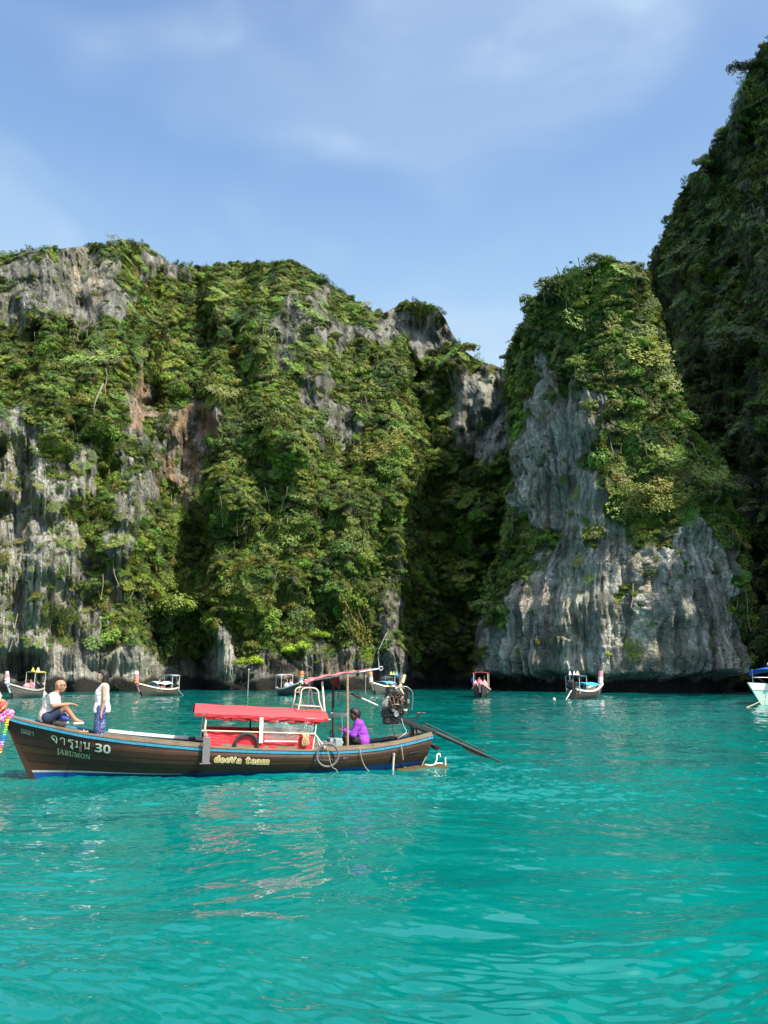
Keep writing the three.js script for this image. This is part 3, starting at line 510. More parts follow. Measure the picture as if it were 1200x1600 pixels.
{
  const glyph = {   // strokes of the letters on a unit square, y down; c = small ring
    cho: [['m', 0.34, 0.5], ['l', 0.12, 0.36], ['q', 0.1, 0, 0.48, 0], ['q', 0.86, 0, 0.86, 0.4], ['l', 0.86, 1], ['l', 0.46, 0.62], ['c', 0.4, 0.54]],
    aa: [['m', 0.2, 0.3], ['q', 0.3, 0, 0.55, 0], ['q', 0.8, 0, 0.8, 0.3], ['l', 0.8, 1]],
    roru: [['m', 0.18, 0.28], ['q', 0.25, -0.02, 0.5, 0.06], ['l', 0.85, 0.0], ['m', 0.2, 0.3], ['q', 0.8, 0.3, 0.78, 0.6], ['l', 0.78, 0.88], ['c', 0.68, 0.92], ['m', 0.66, 1.16], ['c', 0.66, 1.16], ['l', 0.86, 1.12], ['l', 0.86, 1.4]],
    mo: [['c', 0.2, 0.1], ['m', 0.28, 0.12], ['l', 0.28, 0.9], ['c', 0.2, 0.9], ['m', 0.28, 0.86], ['l', 0.84, 0.98], ['l', 0.84, 0.0]],
    no: [['c', 0.16, 0.1], ['m', 0.26, 0.1], ['l', 0.26, 1], ['l', 0.62, 0.74], ['c', 0.76, 0.86], ['m', 0.82, 0.82], ['l', 0.82, 0]],
    do: [['m', 0.2, 1], ['l', 0.14, 0.4], ['q', 0.2, 0, 0.5, 0], ['q', 0.86, 0, 0.86, 0.4], ['l', 0.86, 1], ['m', 0.3, 0.6], ['c', 0.36, 0.62], ['l', 0.3, 1]],
  };
  const write = (g, letters, x, y, w, h, gap) => { for (const k of letters) { g.beginPath(); for (const [o, a, b, c, d] of glyph[k]) { const X = x + a * w, Y = y + b * h; if (o === 'm') g.moveTo(X, Y); else if (o === 'l') g.lineTo(X, Y); else if (o === 'q') g.quadraticCurveTo(X, Y, x + c * w, y + d * h); else { g.moveTo(X + w * 0.1, Y); g.arc(X, Y, w * 0.1, 0, 6.28); g.moveTo(X, Y); } } g.stroke(); x += gap; } };
  const under = (a, b) => [(x) => sheer(x) - b, (x) => sheer(x) - a];
  hullPrint('lettering', 0.30, 1.12, ...under(0.085, 0.33), 640, 230, (g) => { g.lineJoin = g.lineCap = 'round'; for (const [c, w] of [['#20160e', 26], ['#b9c2b2', 15]]) { g.strokeStyle = c; g.lineWidth = w; write(g, ['cho', 'aa', 'roru', 'mo', 'no'], 16, 34, 104, 118, 122); } });
  hullPrint('lettering', 1.14, 1.52, ...under(0.075, 0.30), 256, 192, (g) => { g.font = 'bold 190px sans-serif'; g.textBaseline = 'middle'; g.lineJoin = 'round'; g.strokeStyle = '#20160e'; g.lineWidth = 14; g.strokeText('30', 14, 98); g.fillStyle = '#b4bdb0'; g.fillText('30', 14, 98); });
  hullPrint('lettering', 0.44, 1.10, ...under(0.315, 0.465), 512, 110, (g) => { g.font = 'bold 98px serif'; g.textBaseline = 'middle'; g.fillStyle = '#8fa07c'; g.fillText('JARUMON', 6, 58, 498); });
  hullPrint('lettering', -0.27, 0.02, ...under(0.115, 0.245), 240, 110, (g) => { g.strokeStyle = '#9aa093'; g.lineWidth = 9; g.lineCap = 'round'; write(g, ['mo', 'do', 'do', 'aa'], 10, 22, 46, 66, 54); });
  hullPrint('lettering', 3.40, 4.72, ...under(0.105, 0.325), 1024, 190, (g) => { g.textBaseline = 'alphabetic'; g.lineJoin = 'round'; g.transform(1, 0, -0.12, 1, 20, 0); [['d', 0, 128, 140], ['e', 84, 132, 140], ['e', 166, 128, 140], ['V', 246, 128, 130], ['a', 338, 134, 140], ['t', 480, 134, 160], ['e', 556, 136, 140], ['a', 636, 138, 140], ['m', 720, 140, 140]].forEach(([t, x, y, s]) => { g.font = 'bold ' + s + 'px sans-serif'; g.strokeStyle = '#e9e0c0'; g.lineWidth = 16; g.strokeText(t, x + 18, y); g.fillStyle = '#b08a26'; g.fillText(t, x + 18, y); }); });
  hullPrint('lettering', 5.42, 5.98, ...under(0.13, 0.215), 420, 64, (g) => { g.strokeStyle = '#8b877c'; g.lineWidth = 5; write(g, ['no', 'do', 'aa', 'mo', 'no', 'do', 'roru', 'mo'], 8, 14, 40, 32, 46); });
  hullPrint('lettering', 6.06, 6.18, ...under(0.125, 0.185), 100, 50, (g) => { g.strokeStyle = '#8b877c'; g.lineWidth = 6; write(g, ['do', 'aa'], 8, 10, 36, 30, 44); });
}
// awning amidships
{
  const roofY = (x, z) => lerp(1.375, 1.22, (x - 3.05) / 2.72) - 0.15 * Math.pow(Math.abs(z) / 0.76, 2.2) - 0.006 * Math.cos(x * 7);
  const awning = part(longtail, 'awning', sheet((a, b) => { const x = lerp(3.05, 5.78, a), z = lerp(-0.78, 0.78, b); return [x - 0.05 * Math.abs(z), roofY(x, z), z]; }, 40, 18, 0.012), faded);
  for (const s of [1, -1]) {
    part(awning, 'valance', sheet((a, b) => { const x = lerp(3.02, 5.74, a), y = roofY(x, 0.78) - 0.002 - b * (0.055 + 0.004 * Math.sin(x * 23)); return [x, y, s * (0.782 + 0.012 * Math.sin(x * 17 + b * 2) * b)]; }, 60, 3, 0.006), redCloth);
    part(awning, 'rolled_flap', tube(Array.from({ length: 24 }, (_, i) => { const x = lerp(3.22, 5.56, i / 23); return [x, roofY(x, 0.78) - 0.085 - 0.012 * Math.sin(i * 1.9), s * 0.745]; }), 0.026, 60, 8), redCloth);
    for (let i = 0; i < 7; i++) { const x = 3.4 + i * 0.33; part(awning, 'lashing', new THREE.TorusGeometry(0.037, 0.006, 5, 12).rotateY(Math.PI / 2 + 0.3).translate(x, roofY(x, 0.78) - 0.085 - 0.012 * Math.sin((x - 3.22) / 2.34 * 23 * 1.9), s * 0.745), rubber); }
    part(longtail, 'eave_rail', rod([3.05, 1.20, s * 0.77], [5.78, 1.055, s * 0.77], 0.012), galv);
    for (const [xa, ya, xb, yb] of [[3.22, 0.55, 3.25, 1.18], [5.42, 0.45, 5.5, 1.07]]) part(longtail, 'awning_pole', rod([xa, ya, s * 0.74], [xb, yb, s * 0.74], 0.015), std([0.72, 0.68, 0.58], 0.6));
    part(longtail, 'side_rail', rod([3.17, 0.885, s * 0.765], [5.46, 0.775, s * 0.765], 0.013), std([0.74, 0.60, 0.44], 0.6));
    part(longtail, 'side_sheet', sheet((a, b) => { const x = lerp(3.24, 5.42, a), y = lerp(0.47, lerp(0.87, 0.765, a), b); return [x, y, s * (0.735 + 0.012 * Math.sin(x * 6.3 + y * 9) + 0.006 * Math.sin(x * 21 - y * 14))]; }, 70, 10, 0.006), redCloth);
  }
  part(longtail, 'window_post', bar([[4.35, 0.62, 0.785], [4.35, 1.12, 0.775]], 0.075, 0.03, V(1, 0, 0)), whitePaint);
  part(longtail, 'inner_post', rod([4.27, 0.5, -0.70], [4.27, 1.27, -0.70], 0.02), blackWood);
  part(longtail, 'plastic_window', sheet((a, b) => { const x = lerp(4.40, 5.42, a), y = lerp(0.80 - 0.05 * a, 1.07 - 0.06 * a, b); return [x, y, 0.752 + 0.02 * Math.sin(x * 11 + y * 6) + 0.012 * Math.sin(x * 31 - y * 17)]; }, 50, 12, 0.004), clearSheet);
  part(longtail, 'plastic_skirt', sheet((a, b) => { const x = lerp(4.42, 5.12, a), y = lerp(0.66, 0.80 - 0.03 * a, b); return [x, y, 0.778 + 0.016 * Math.sin(x * 13 + y * 8)]; }, 40, 8, 0.004), clearSheet);
  part(longtail, 'seam_strip', bar([[4.42, 0.655, 0.79], [5.10, 0.635, 0.79]], 0.008, 0.025), whitePaint);
  part(longtail, 'awning_brace', rod([3.17, 0.885, 0.77], [3.30, 0.78, 0.80], 0.012), rope);
  part(longtail, 'storage_box', box(0.15, 0.24, 0.3, 3.02, 0.56, -0.35, 0.02), std([0.02, 0.022, 0.028], 0.5));
  for (const z of [-0.42, 0.42]) part(longtail, 'bench', box(2.0, 0.06, 0.30, 4.35, 0.36, z, 0.015), redCloth);
  part(longtail, 'rope_coil', [0, 1, 2, 3, 4].map((k) => tube(Array.from({ length: 20 }, (_, i) => { const a = i / 20 * 6.283; return [5.20 + k * 0.028 + 0.012 * Math.sin(a * 3 + k), 0.66 + Math.sin(a) * (0.115 - 0.004 * k), 0.80 + Math.cos(a) * 0.035 + k * 0.006]; }), 0.012, 40, 6, true)), tanRope);
  part(longtail, 'awning_strut', [rod([5.44, 0.79, 0.76], [5.68, 0.50, 0.74], 0.016), rod([5.46, 0.80, 0.74], [5.60, 0.50, 0.60], 0.013)], std([0.74, 0.70, 0.62], 0.6));
}
// steersman's shelter with its rack
{
  part(longtail, 'post', rod([6.2, 0.42, 0.55], [6.2, 1.99, 0.47], 0.027, 0.025, 10), postWood);
  part(longtail, 'post', rod([6.07, 0.4, -0.34], [6.05, 1.90, -0.34], 0.027), blackWood);
  part(longtail, 'post', rod([5.75, 1.08, 0.32], [5.69, 1.83, 0.24], 0.022), std([0.75, 0.70, 0.62], 0.6));
  part(longtail, 'post', rod([5.46, 0.5, -0.34], [5.52, 1.80, -0.34], 0.014), galv);
  part(longtail, 'shelter_rail', [rod([5.42, 1.855, 0.38], [6.95, 2.105, 0.38], 0.017), rod([5.42, 1.855, -0.42], [6.95, 2.105, -0.42], 0.017), rod([6.93, 2.1, -0.42], [6.93, 2.1, 0.40], 0.017)], galv);
  part(longtail, 'shelter_cloth', sheet((a, b) => { const x = lerp(5.38, 6.5, a), z = lerp(-0.44, 0.44, b); return [x, 1.865 + 0.163 * (x - 5.42) + 0.02 - 0.05 * (1 - Math.abs(2 * b - 1)) * (1 - a) + 0.012 * Math.sin(x * 17 + z * 9) - 0.06 * smooth(0.15, 0, a), z]; }, 24, 12, 0.01), redWorn);
  part(longtail, 'cloth_edge', sheet((a, b) => { const x = lerp(6.5, 6.88, a), z = lerp(-0.44, -0.1, b); return [x, 2.03 + 0.163 * (x - 6.42), z]; }, 6, 4, 0.01), redWorn);
  part(longtail, 'crossbar', bar([[5.98, 1.115, 0.0], [6.2, 1.135, 0.52]], 0.05, 0.07, V(1, 0, 0)), std([0.55, 0.52, 0.50], 0.7));
  part(longtail, 'crossbar', bar([[6.03, 1.12, -0.36], [5.98, 1.115, 0.0]], 0.05, 0.06, V(1, 0, 0)), std([0.55, 0.52, 0.50], 0.7));
  part(longtail, 'hanging_strap', tube([[6.12, 1.93, -0.1], [6.10, 1.8, -0.08], [6.13, 1.72, -0.1], [6.12, 1.52, -0.12], [6.10, 1.45, -0.1]], 0.009, 20, 5), std([0.05, 0.012, 0.012], 0.8));
  part(longtail, 'hanging_cloth', sheet((a, b) => [6.0 + 0.16 * a, 1.92 - 0.26 * b * (0.6 + 0.4 * a), -0.14 + 0.04 * Math.sin(b * 5 + a * 4)], 6, 8, 0.01), std([0.20, 0.03, 0.03], 0.9));
  part(longtail, 'wire', tube([[6.14, 1.12, 0.2], [6.15, 0.8, 0.22], [6.13, 0.42, 0.2]], 0.006, 10, 5), galv);
  for (const z of [0.5, -0.32]) part(longtail, 'rack', tube([[5.14, 1.25, z], [5.19, 1.50, z], [5.20, 1.64, z], [5.25, 1.69, z], [5.50, 1.685, z], [5.56, 1.62, z], [5.58, 1.45, z], [5.66, 1.22, z]], 0.015, 40, 7), std([0.70, 0.66, 0.52], 0.5));
  part(longtail, 'rack_rail', [rod([5.20, 1.60, 0.5], [5.20, 1.60, -0.32], 0.012), rod([5.57, 1.58, 0.5], [5.57, 1.58, -0.32], 0.012), rod([5.16, 1.34, 0.5], [5.62, 1.31, 0.5], 0.012), rod([5.16, 1.34, -0.32], [5.62, 1.31, -0.32], 0.012), rod([5.16, 1.34, 0.5], [5.16, 1.34, -0.32], 0.012)], std([0.70, 0.66, 0.52], 0.5));
  part(longtail, 'tarpaulin', skin([[5.45, 0.52, 0.2, 5.95, 0.50, 0.3, 0.09, 0.06], [5.5, 0.5, 0.4, 5.8, 0.5, 0.1, 0.07, 0.07], [5.55, 0.54, 0.0, 5.75, 0.56, -0.2, 0.06, 0.05]], 0.02, 0.03), std([0.10, 0.105, 0.115], 0.85));
  part(longtail, 'engine_box', box(0.28, 0.22, 0.36, 6.02, 0.52, 0.05, 0.02), std([0.30, 0.36, 0.38], 0.6));
  part(longtail, 'throttle', [rod([5.93, 0.55, 0.1], [5.92, 0.80, 0.12], 0.01), rod([5.88, 0.78, 0.12], [5.97, 0.82, 0.12], 0.008)], ironBlack);
  part(longtail, 'seat', box(0.5, 0.07, 0.8, 6.62, 0.415, 0.0, 0.02), blackWood);
  const aerial = part(longtail, 'aerial', [rod([6.93, 2.1, 0.36], [6.93, 2.24, 0.36], 0.012), tube([[6.93, 2.22, 0.36], [6.91, 2.44, 0.36], [6.98, 2.62, 0.36], [7.12, 2.90, 0.36]], 0.008, 20, 5), new THREE.TorusGeometry(0.04, 0.010, 6, 14).translate(6.97, 2.11, 0.4)], galv);
  part(aerial, 'aerial_coil', [rod([6.915, 2.36, 0.36], [6.935, 2.47, 0.36], 0.026, 0.020), new THREE.SphereGeometry(0.03, 10, 8).translate(6.91, 2.52, 0.36)], ironBlack);
}
// car engine on its pivot with the long propeller shaft
{
  const E = part(longtail, 'engine', [box(0.40, 0.30, 0.34, 7.52, 1.24, 0, 0.03), box(0.36, 0.12, 0.30, 7.50, 1.46, 0, 0.03), box(0.22, 0.16, 0.30, 7.34, 1.12, 0, 0.04)], ironBlack);
  const R = rng(5), dark = std([0.05, 0.05, 0.052], 0.4, { metalness: 0.5 }), rust = std([0.13, 0.065, 0.035], 0.7), alloy = std([0.34, 0.33, 0.32], 0.4, { metalness: 0.7 });
  part(E, 'rocker_cover', box(0.34, 0.08, 0.17, 7.50, 1.56, 0.0, 0.03), dark);
  part(E, 'air_filter', [new THREE.CylinderGeometry(0.11, 0.11, 0.10, 20).translate(7.42, 1.66, 0.02), new THREE.CylinderGeometry(0.05, 0.07, 0.06, 14).translate(7.42, 1.60, 0.02)], dark);
  part(E, 'exhaust_pipe', tube([[7.60, 1.42, 0.2], [7.66, 1.52, 0.22], [7.62, 1.63, 0.2], [7.60, 1.70, 0.14], [7.64, 1.78, 0.12], [7.70, 1.89, 0.12]], 0.028, 30, 8), std([0.55, 0.42, 0.28], 0.6));
  part(E, 'silencer', rod([7.665, 1.80, 0.12], [7.72, 1.98, 0.12], 0.045, 0.045, 12), std([0.62, 0.48, 0.30], 0.6));
  part(E, 'radiator', [box(0.05, 0.36, 0.36, 7.80, 1.44, 0, 0.01), box(0.07, 0.05, 0.38, 7.80, 1.64, 0, 0.015)], dark);
  part(E, 'radiator_guard', tube([[7.52, 1.68, 0.2], [7.70, 1.72, 0.21], [7.86, 1.62, 0.21], [7.88, 1.40, 0.21], [7.86, 1.2, 0.2]], 0.010, 30, 7), alloy);
  part(E, 'radiator_guard', tube([[7.52, 1.68, -0.2], [7.70, 1.72, -0.21], [7.86, 1.62, -0.21], [7.88, 1.40, -0.21], [7.86, 1.2, -0.2]], 0.010, 30, 7), alloy);
  for (const [x, y, r] of [[7.40, 1.30, 0.085], [7.62, 1.22, 0.075], [7.30, 1.42, 0.06], [7.66, 1.40, 0.06], [7.50, 1.13, 0.055]]) part(E, 'pulley', [new THREE.CylinderGeometry(r, r, 0.035, 20).rotateX(Math.PI / 2).translate(x, y, 0.205), new THREE.TorusGeometry(r, 0.010, 6, 20).translate(x, y, 0.222)], R() < 0.5 ? alloy : dark);
  for (let k = 0; k < 4; k++) part(E, 'manifold', tube([[7.36 + 0.09 * k, 1.45, 0.14], [7.35 + 0.09 * k, 1.44, 0.22], [7.37 + 0.08 * k, 1.34, 0.25], [7.46 + 0.05 * k, 1.26, 0.22]], 0.020, 16, 7), rust);
  part(E, 'alternator', [rod([7.24, 1.36, 0.1], [7.24, 1.36, 0.24], 0.07, 0.07, 14), rod([7.24, 1.36, 0.24], [7.24, 1.36, 0.265], 0.03, 0.03, 10)], alloy);
  part(E, 'oil_filter', rod([7.70, 1.12, 0.16], [7.70, 1.22, 0.26], 0.045, 0.045, 12), alloy);
  for (let k = 0; k < 16; k++) { const a = [7.26 + 0.55 * R(), 1.15 + 0.5 * R(), 0.19 + 0.05 * R()], b = [7.26 + 0.55 * R(), 1.12 + 0.5 * R(), 0.19 + 0.05 * R()]; part(E, 'hose', tube([a, [(a[0] + b[0]) / 2 + 0.1 * (R() - 0.5), Math.max(a[1], b[1]) + 0.05 * R(), 0.27 + 0.03 * R()], b], 0.007 + 0.007 * R(), 14, 6), [rubber, alloy, dark, rust, rubber][k % 5]); }
  for (let k = 0; k < 26; k++) part(E, 'bracket', box(0.03 + 0.07 * R(), 0.03 + 0.06 * R(), 0.04, 7.28 + 0.5 * R(), 1.16 + 0.46 * R(), 0.19 + 0.03 * R(), 0.006), [alloy, dark, rubber, rust, alloy, dark][k % 6]);
  // the block sits a little forward of the pivot
  for (const o of [E, ...E.children]) o.geometry.translate(-0.13, 0, 0);
  const line = (t, dy = 0, z = 0) => [lerp(6.41, 10.07, t), lerp(1.56, -0.03, t) + dy, z];
  part(E, 'tiller', rod(line(0), line(0.27), 0.017, 0.022), galv);
  part(E, 'tiller_grip', rod(line(-0.005), line(0.06), 0.025, 0.022), rubber);
  part(E, 'engine_frame', [bar([line(0.20, -0.05, 0.15), line(0.52, -0.05, 0.15)], 0.04, 0.09), bar([line(0.20, -0.05, -0.15), line(0.52, -0.05, -0.15)], 0.04, 0.09), bar([line(0.24, -0.14, 0), line(0.46, -0.10, 0)], 0.30, 0.04), bar([line(0.21, -0.05, -0.17), line(0.21, -0.05, 0.17)], 0.05, 0.07, V(1, 0, 0)), bar([line(0.5, -0.05, -0.17), line(0.5, -0.05, 0.17)], 0.05, 0.07, V(1, 0, 0))], dark);
  part(E, 'oil_pan', box(0.34, 0.16, 0.26, 7.30, 0.98, 0, 0.04), ironBlack);
  part(E, 'shaft_casing', rod(line(0.44, -0.02), line(0.88, -0.02), 0.05, 0.034, 10), ironBlack);
  part(E, 'stiffener', [rod(line(0.46, 0.085), line(0.86, 0.05), 0.016, 0.016), ...[0.5, 0.6, 0.7, 0.8].map((t) => rod(line(t, -0.02), line(t, 0.075), 0.012))], dark);
  part(E, 'propeller_shaft', rod(line(0.86, -0.015), line(1.01, -0.02), 0.021, 0.017, 10), ironBlack);
  part(E, 'skeg', sheet((a, b) => { const p = line(lerp(0.70, 0.87, a), -0.05 - 0.075 * b * Math.sin(Math.PI * Math.min(1, a * 0.9 + 0.1))); return [p[0], p[1], 0]; }, 8, 3, 0.015), ironBlack);
  part(E, 'pivot', [rod([7.80, 0.56, 0], [7.80, 0.86, 0], 0.05, 0.045, 12), rod([7.80, 0.84, -0.16], [7.80, 0.84, 0.16], 0.03, 0.03, 10), box(0.2, 0.06, 0.3, 7.80, 0.56, 0, 0.01), rod([7.66, 0.60, 0.1], [7.78, 0.82, 0.08], 0.022), rod([7.90, 0.62, 0.08], [7.86, 0.84, 0.08], 0.02)], dark);
  part(E, 'fuel_line', tube([[7.50, 1.05, 0.16], [7.54, 0.88, 0.18], [7.60, 0.74, 0.2], [7.50, 0.66, 0.22], [7.40, 0.60, 0.2]], 0.010, 24, 6), galv);
  part(E, 'fuel_line', tube([[7.36, 1.0, 0.12], [7.30, 0.85, 0.14], [7.34, 0.70, 0.16], [7.30, 0.58, 0.16]], 0.008, 20, 5), rubber);
  part(E, 'steering_bracket', [bar([line(0.36, 0.0, 0.16), [7.98, 1.14, 0.2]], 0.02, 0.04), rod([7.86, 1.135, 0.16], [8.06, 1.135, 0.16], 0.018)], dark);
}
// fittings on the stern
part(longtail, 'stern_bracket', [bar([[8.05, 0.46, 0.1], [8.42, 0.36, 0.2]], 0.03, 0.04), bar([[8.02, 0.38, 0.42], [7.55, 0.32, 0.56]], 0.02, 0.025), rod([8.06, 0.5, 0.2], [8.0, 0.05, 0.25], 0.012), rod([8.12, 0.48, 0.1], [8.34, 0.40, 0.25], 0.02), rod([8.20, 0.44, 0.05], [8.30, 0.36, 0.25], 0.035)], ironBlack);
for (const l of [[[8.10, 0.40, 0.3], [8.02, 0.25, 0.36], [7.92, 0.10, 0.4], [7.88, 0.0, 0.4]], [[7.35, 0.50, 0.66], [7.37, 0.36, 0.66], [7.40, 0.20, 0.62]]]) part(longtail, 'stern_rope', tube(l, 0.011, 20, 6), rope);
// things that hang on or lie in the boat
const boatThing = (name, label, category, p, group) => thing(name, label, category, aboard(...p), YAW, group);
{
  const f = boatThing('fender', 'grey flat wooden fender hanging by a cord below the front corner of the red awning', 'fender', [3.27, 0.26, 0.90]);
  part(f, 'board', [box(0.145, 0.5, 0.05, 0, 0.25, 0, 0.008), box(0.21, 0.022, 0.06, -0.01, 0.005, 0, 0.006)], greyPlank);
  part(f, 'cord', tube([[0, 0.48, 0.0], [-0.01, 0.58, -0.06], [-0.05, 0.63, -0.12], [-0.03, 0.9, -0.14]], 0.010, 16, 6), rope);
  const t1 = boatThing('tyre', 'thin grey worn tyre hanging outside the hull by a rope near the stern', 'tyre', [5.71, 0.36, 0.885]);
  part(t1, 'tread', new THREE.TorusGeometry(0.225, 0.022, 10, 44), greyRubber);
  part(t1, 'rope', tube([[-0.05, 0.24, 0.035], [0.0, 0.06, 0.045], [0.04, -0.1, 0.045], [0.10, -0.24, 0.03], [0.18, -0.29, 0.03], [0.2, -0.34, 0.03]], 0.008, 24, 6), rope);
  const t2 = boatThing('tyre', 'black tyre standing inside the rail against the red side sheet', 'tyre', [4.06, 0.58, 0.795]);
  part(t2, 'tread', new THREE.TorusGeometry(0.225, 0.032, 10, 44).scale(1, 1, 0.7), rubber);
  const r = boatThing('mooring_rope', 'slack pale rope hanging from the rail beside the steersman into the water', 'rope', [6.42, 0.44, 0.74]);
  part(r, 'line', tube([[0, 0.03, -0.02], [0.0, -0.02, 0.035], [0.02, -0.12, 0.03], [0.06, -0.25, 0.02], [0.14, -0.38, 0.0], [0.25, -0.48, 0.0]], 0.009, 30, 7), rope);
  const p = boatThing('stake', 'short pale stake standing upright against the hull near the stern', 'stake', [7.18, 0.0, 0.58]);
  part(p, 'pole', rod([0, -0.1, 0], [0.01, 0.30, 0.05], 0.022, 0.024), std([0.62, 0.55, 0.45], 0.8));
  part(p, 'cap', new THREE.CylinderGeometry(0.03, 0.027, 0.06, 10).translate(0.01, 0.31, 0.05), std([0.42, 0.36, 0.3], 0.8));
  const l = boatThing('swim_ladder', 'brown wooden boarding ladder afloat behind the stern with white rails', 'ladder', [7.85, 0, 0.34]);
  for (const z of [-0.1, 0.12]) part(l, 'side_board', bar([[-0.55, -0.03, z], [0, 0.015, z], [0.62, 0.015, z]], 0.12, 0.05), wood([0.24, 0.16, 0.05], 0.5));
  for (let k = 0; k < 4; k++) part(l, 'rung', box(0.06, 0.03, 0.32, -0.36 + k * 0.28, 0.015, 0.01, 0.008), wood([0.30, 0.22, 0.09], 0.5));
  part(l, 'rail', tube([[0.16, 0.02, 0.1], [0.30, 0.06, 0.12], [0.36, 0.16, 0.12], [0.38, 0.26, 0.1], [0.44, 0.28, 0.08], [0.46, 0.22, 0.08]], 0.017, 30, 8), whitePaint);
  part(l, 'rail', rod([0.56, -0.02, 0.12], [0.56, 0.20, 0.12], 0.018), whitePaint);
  part(l, 'rail', tube([[0.08, 0.07, 0.14], [0.22, 0.05, 0.14], [0.4, 0.09, 0.13], [0.5, 0.08, 0.12]], 0.012, 16, 7), whitePaint);
}
// flower garlands on the prow
{
  const R = rng(77), petal = (x, y, z, r) => { const g = new THREE.IcosahedronGeometry(r, 1), P = g.attributes.position; for (let i = 0; i < P.count; i++) { const k = 1 + 0.35 * n3(P.getX(i) * 60 + x * 40, P.getY(i) * 60 + y * 40, P.getZ(i) * 60); P.setXYZ(i, P.getX(i) * k, P.getY(i) * k, P.getZ(i) * k); } g.computeVertexNormals(); return g.translate(x, y, z); };
  const hues = { white: [0.78, 0.74, 0.70], pink: [0.72, 0.16, 0.42], orange: [0.80, 0.22, 0.07], rose: [0.66, 0.10, 0.16], lilac: [0.55, 0.30, 0.62], yellow: [0.78, 0.55, 0.04], green: [0.22, 0.56, 0.06], blue: [0.03, 0.16, 0.60], sky: [0.10, 0.46, 0.75] };
  const m = Object.fromEntries(Object.entries(hues).map(([k, c]) => [k, std(c, 0.7)]));
  const ring = (label, y, x, list, rad, drop) => {
    const g = boatThing('flower_garland', label, 'garland', [x, y, 0]);
    list.forEach((h, k) => { for (let i = 0; i < 18; i++) { const a = (i + (k % 2) * 0.5) / 18 * 6.283, r = rad + 0.018 * k; part(g, 'flower', petal(Math.cos(a) * r, -k * drop + 0.05 * Math.sin(a * 2 + k) - 0.06 * Math.sin(a) * 0.5, Math.sin(a) * r, 0.026 + 0.012 * R()), m[h]); } });
  };
  ring('white and cream flower garland, uppermost on the prow', 1.62, -0.86, ['white', 'white', 'white'], 0.10, 0.06);
  ring('orange and rose flower garland below the white one on the prow', 1.44, -0.74, ['orange', 'rose', 'orange'], 0.095, 0.045);
  ring('bright pink and lilac flower garland, lowest ring on the prow', 1.25, -0.62, ['pink', 'lilac', 'pink'], 0.125, 0.035);
  const strand = (label, seq, x, z, y0, sway) => { const g = boatThing('flower_garland', label, 'garland', [x, y0, z]); seq.forEach((h, k) => { for (let i = 0; i < 3; i++) part(g, 'flower', petal(0.016 * Math.cos(i * 2.1 + k) - sway * k, -k * 0.046, 0.016 * Math.sin(i * 2.1 + k), 0.021), m[h]); }); };
  strand('long hanging garland strand running from yellow over green and blue to lilac', ['rose', 'orange', 'yellow', 'yellow', 'yellow', 'green', 'green', 'green', 'sky', 'blue', 'blue', 'lilac', 'lilac', 'rose', 'orange', 'yellow'], -0.50, 0.17, 1.20, 0.006);
  strand('short hanging garland strand of pink and white flowers beside the long one', ['pink', 'pink', 'lilac', 'lilac', 'white', 'pink', 'rose', 'rose', 'lilac', 'blue', 'blue'], -0.66, 0.15, 1.18, 0.004);
}
// ---------------------------------------------------------------- people in the longtail boat
const skinTan = std([0.36, 0.19, 0.12], 0.55), skinFair = std([0.45, 0.27, 0.18], 0.55), skinDark = std([0.12, 0.06, 0.04], 0.55), hairBlack = std([0.012, 0.010, 0.010], 0.6);
// head with face looking along +x, its centre at the origin
function headGeometry() {
  const b = [[-0.015, 0.035, 0, 0.012, 0.04, 0, 0.088, 0.085], [0.035, -0.045, 0, 0.05, -0.075, 0, 0.058, 0.042], [-0.02, -0.02, 0, 0.04, -0.01, 0, 0.075, 0.066], [0.088, 0.016, 0, 0.106, -0.022, 0, 0.010, 0.017], [0.082, 0.040, -0.03, 0.082, 0.040, 0.03, 0.014, 0.014], [0.085, -0.058, -0.016, 0.085, -0.058, 0.016, 0.011, 0.011], [0.055, -0.012, 0.042, 0.05, -0.016, 0.044, 0.024, 0.022], [0.055, -0.012, -0.042, 0.05, -0.016, -0.044, 0.024, 0.022]];
  for (const s of [1, -1]) b.push([-0.012, 0.02, s * 0.086, -0.008, -0.022, s * 0.083, 0.019, 0.013]);
  return skin(b, 0.006, 0.009);
}
function handGeometry() {   // palm from the wrist at the origin along +x, thumb towards +z, fingers half curled downwards
  const b = [[0.01, 0, -0.012, 0.075, 0, -0.024, 0.019, 0.015], [0.01, 0, 0.012, 0.078, 0, 0.024, 0.019, 0.015], [0.02, 0, 0, 0.08, 0, 0, 0.018, 0.015]];
  [[-0.030, 0.055], [-0.010, 0.070], [0.010, 0.074], [0.030, 0.066]].forEach(([z, l]) => { b.push([0.08, 0, z, 0.08 + l * 0.5, -0.008, z * 1.1, 0.0095, 0.0088]); b.push([0.08 + l * 0.5, -0.008, z * 1.1, 0.08 + l * 0.9, -0.028, z * 1.12, 0.0088, 0.0075]); });
  b.push([0.025, -0.004, 0.03, 0.055, -0.012, 0.056, 0.013, 0.010], [0.055, -0.012, 0.056, 0.085, -0.020, 0.058, 0.010, 0.008]);
  return skin(b, 0.005, 0.004);
}
const HEAD = headGeometry(), HAND = handGeometry();
const placedGeo = (g, p, euler, mirror = false) => { const m = new THREE.Matrix4().makeRotationFromEuler(new THREE.Euler(...euler, 'YZX')); if (mirror) m.multiply(new THREE.Matrix4().makeScale(1, 1, -1)); const h = g.clone().applyMatrix4(m); if (mirror) { const I = h.index.array; for (let i = 0; i < I.length; i += 3) { const t = I[i]; I[i] = I[i + 1]; I[i + 1] = t; } h.computeVertexNormals(); } return h.translate(...p); };
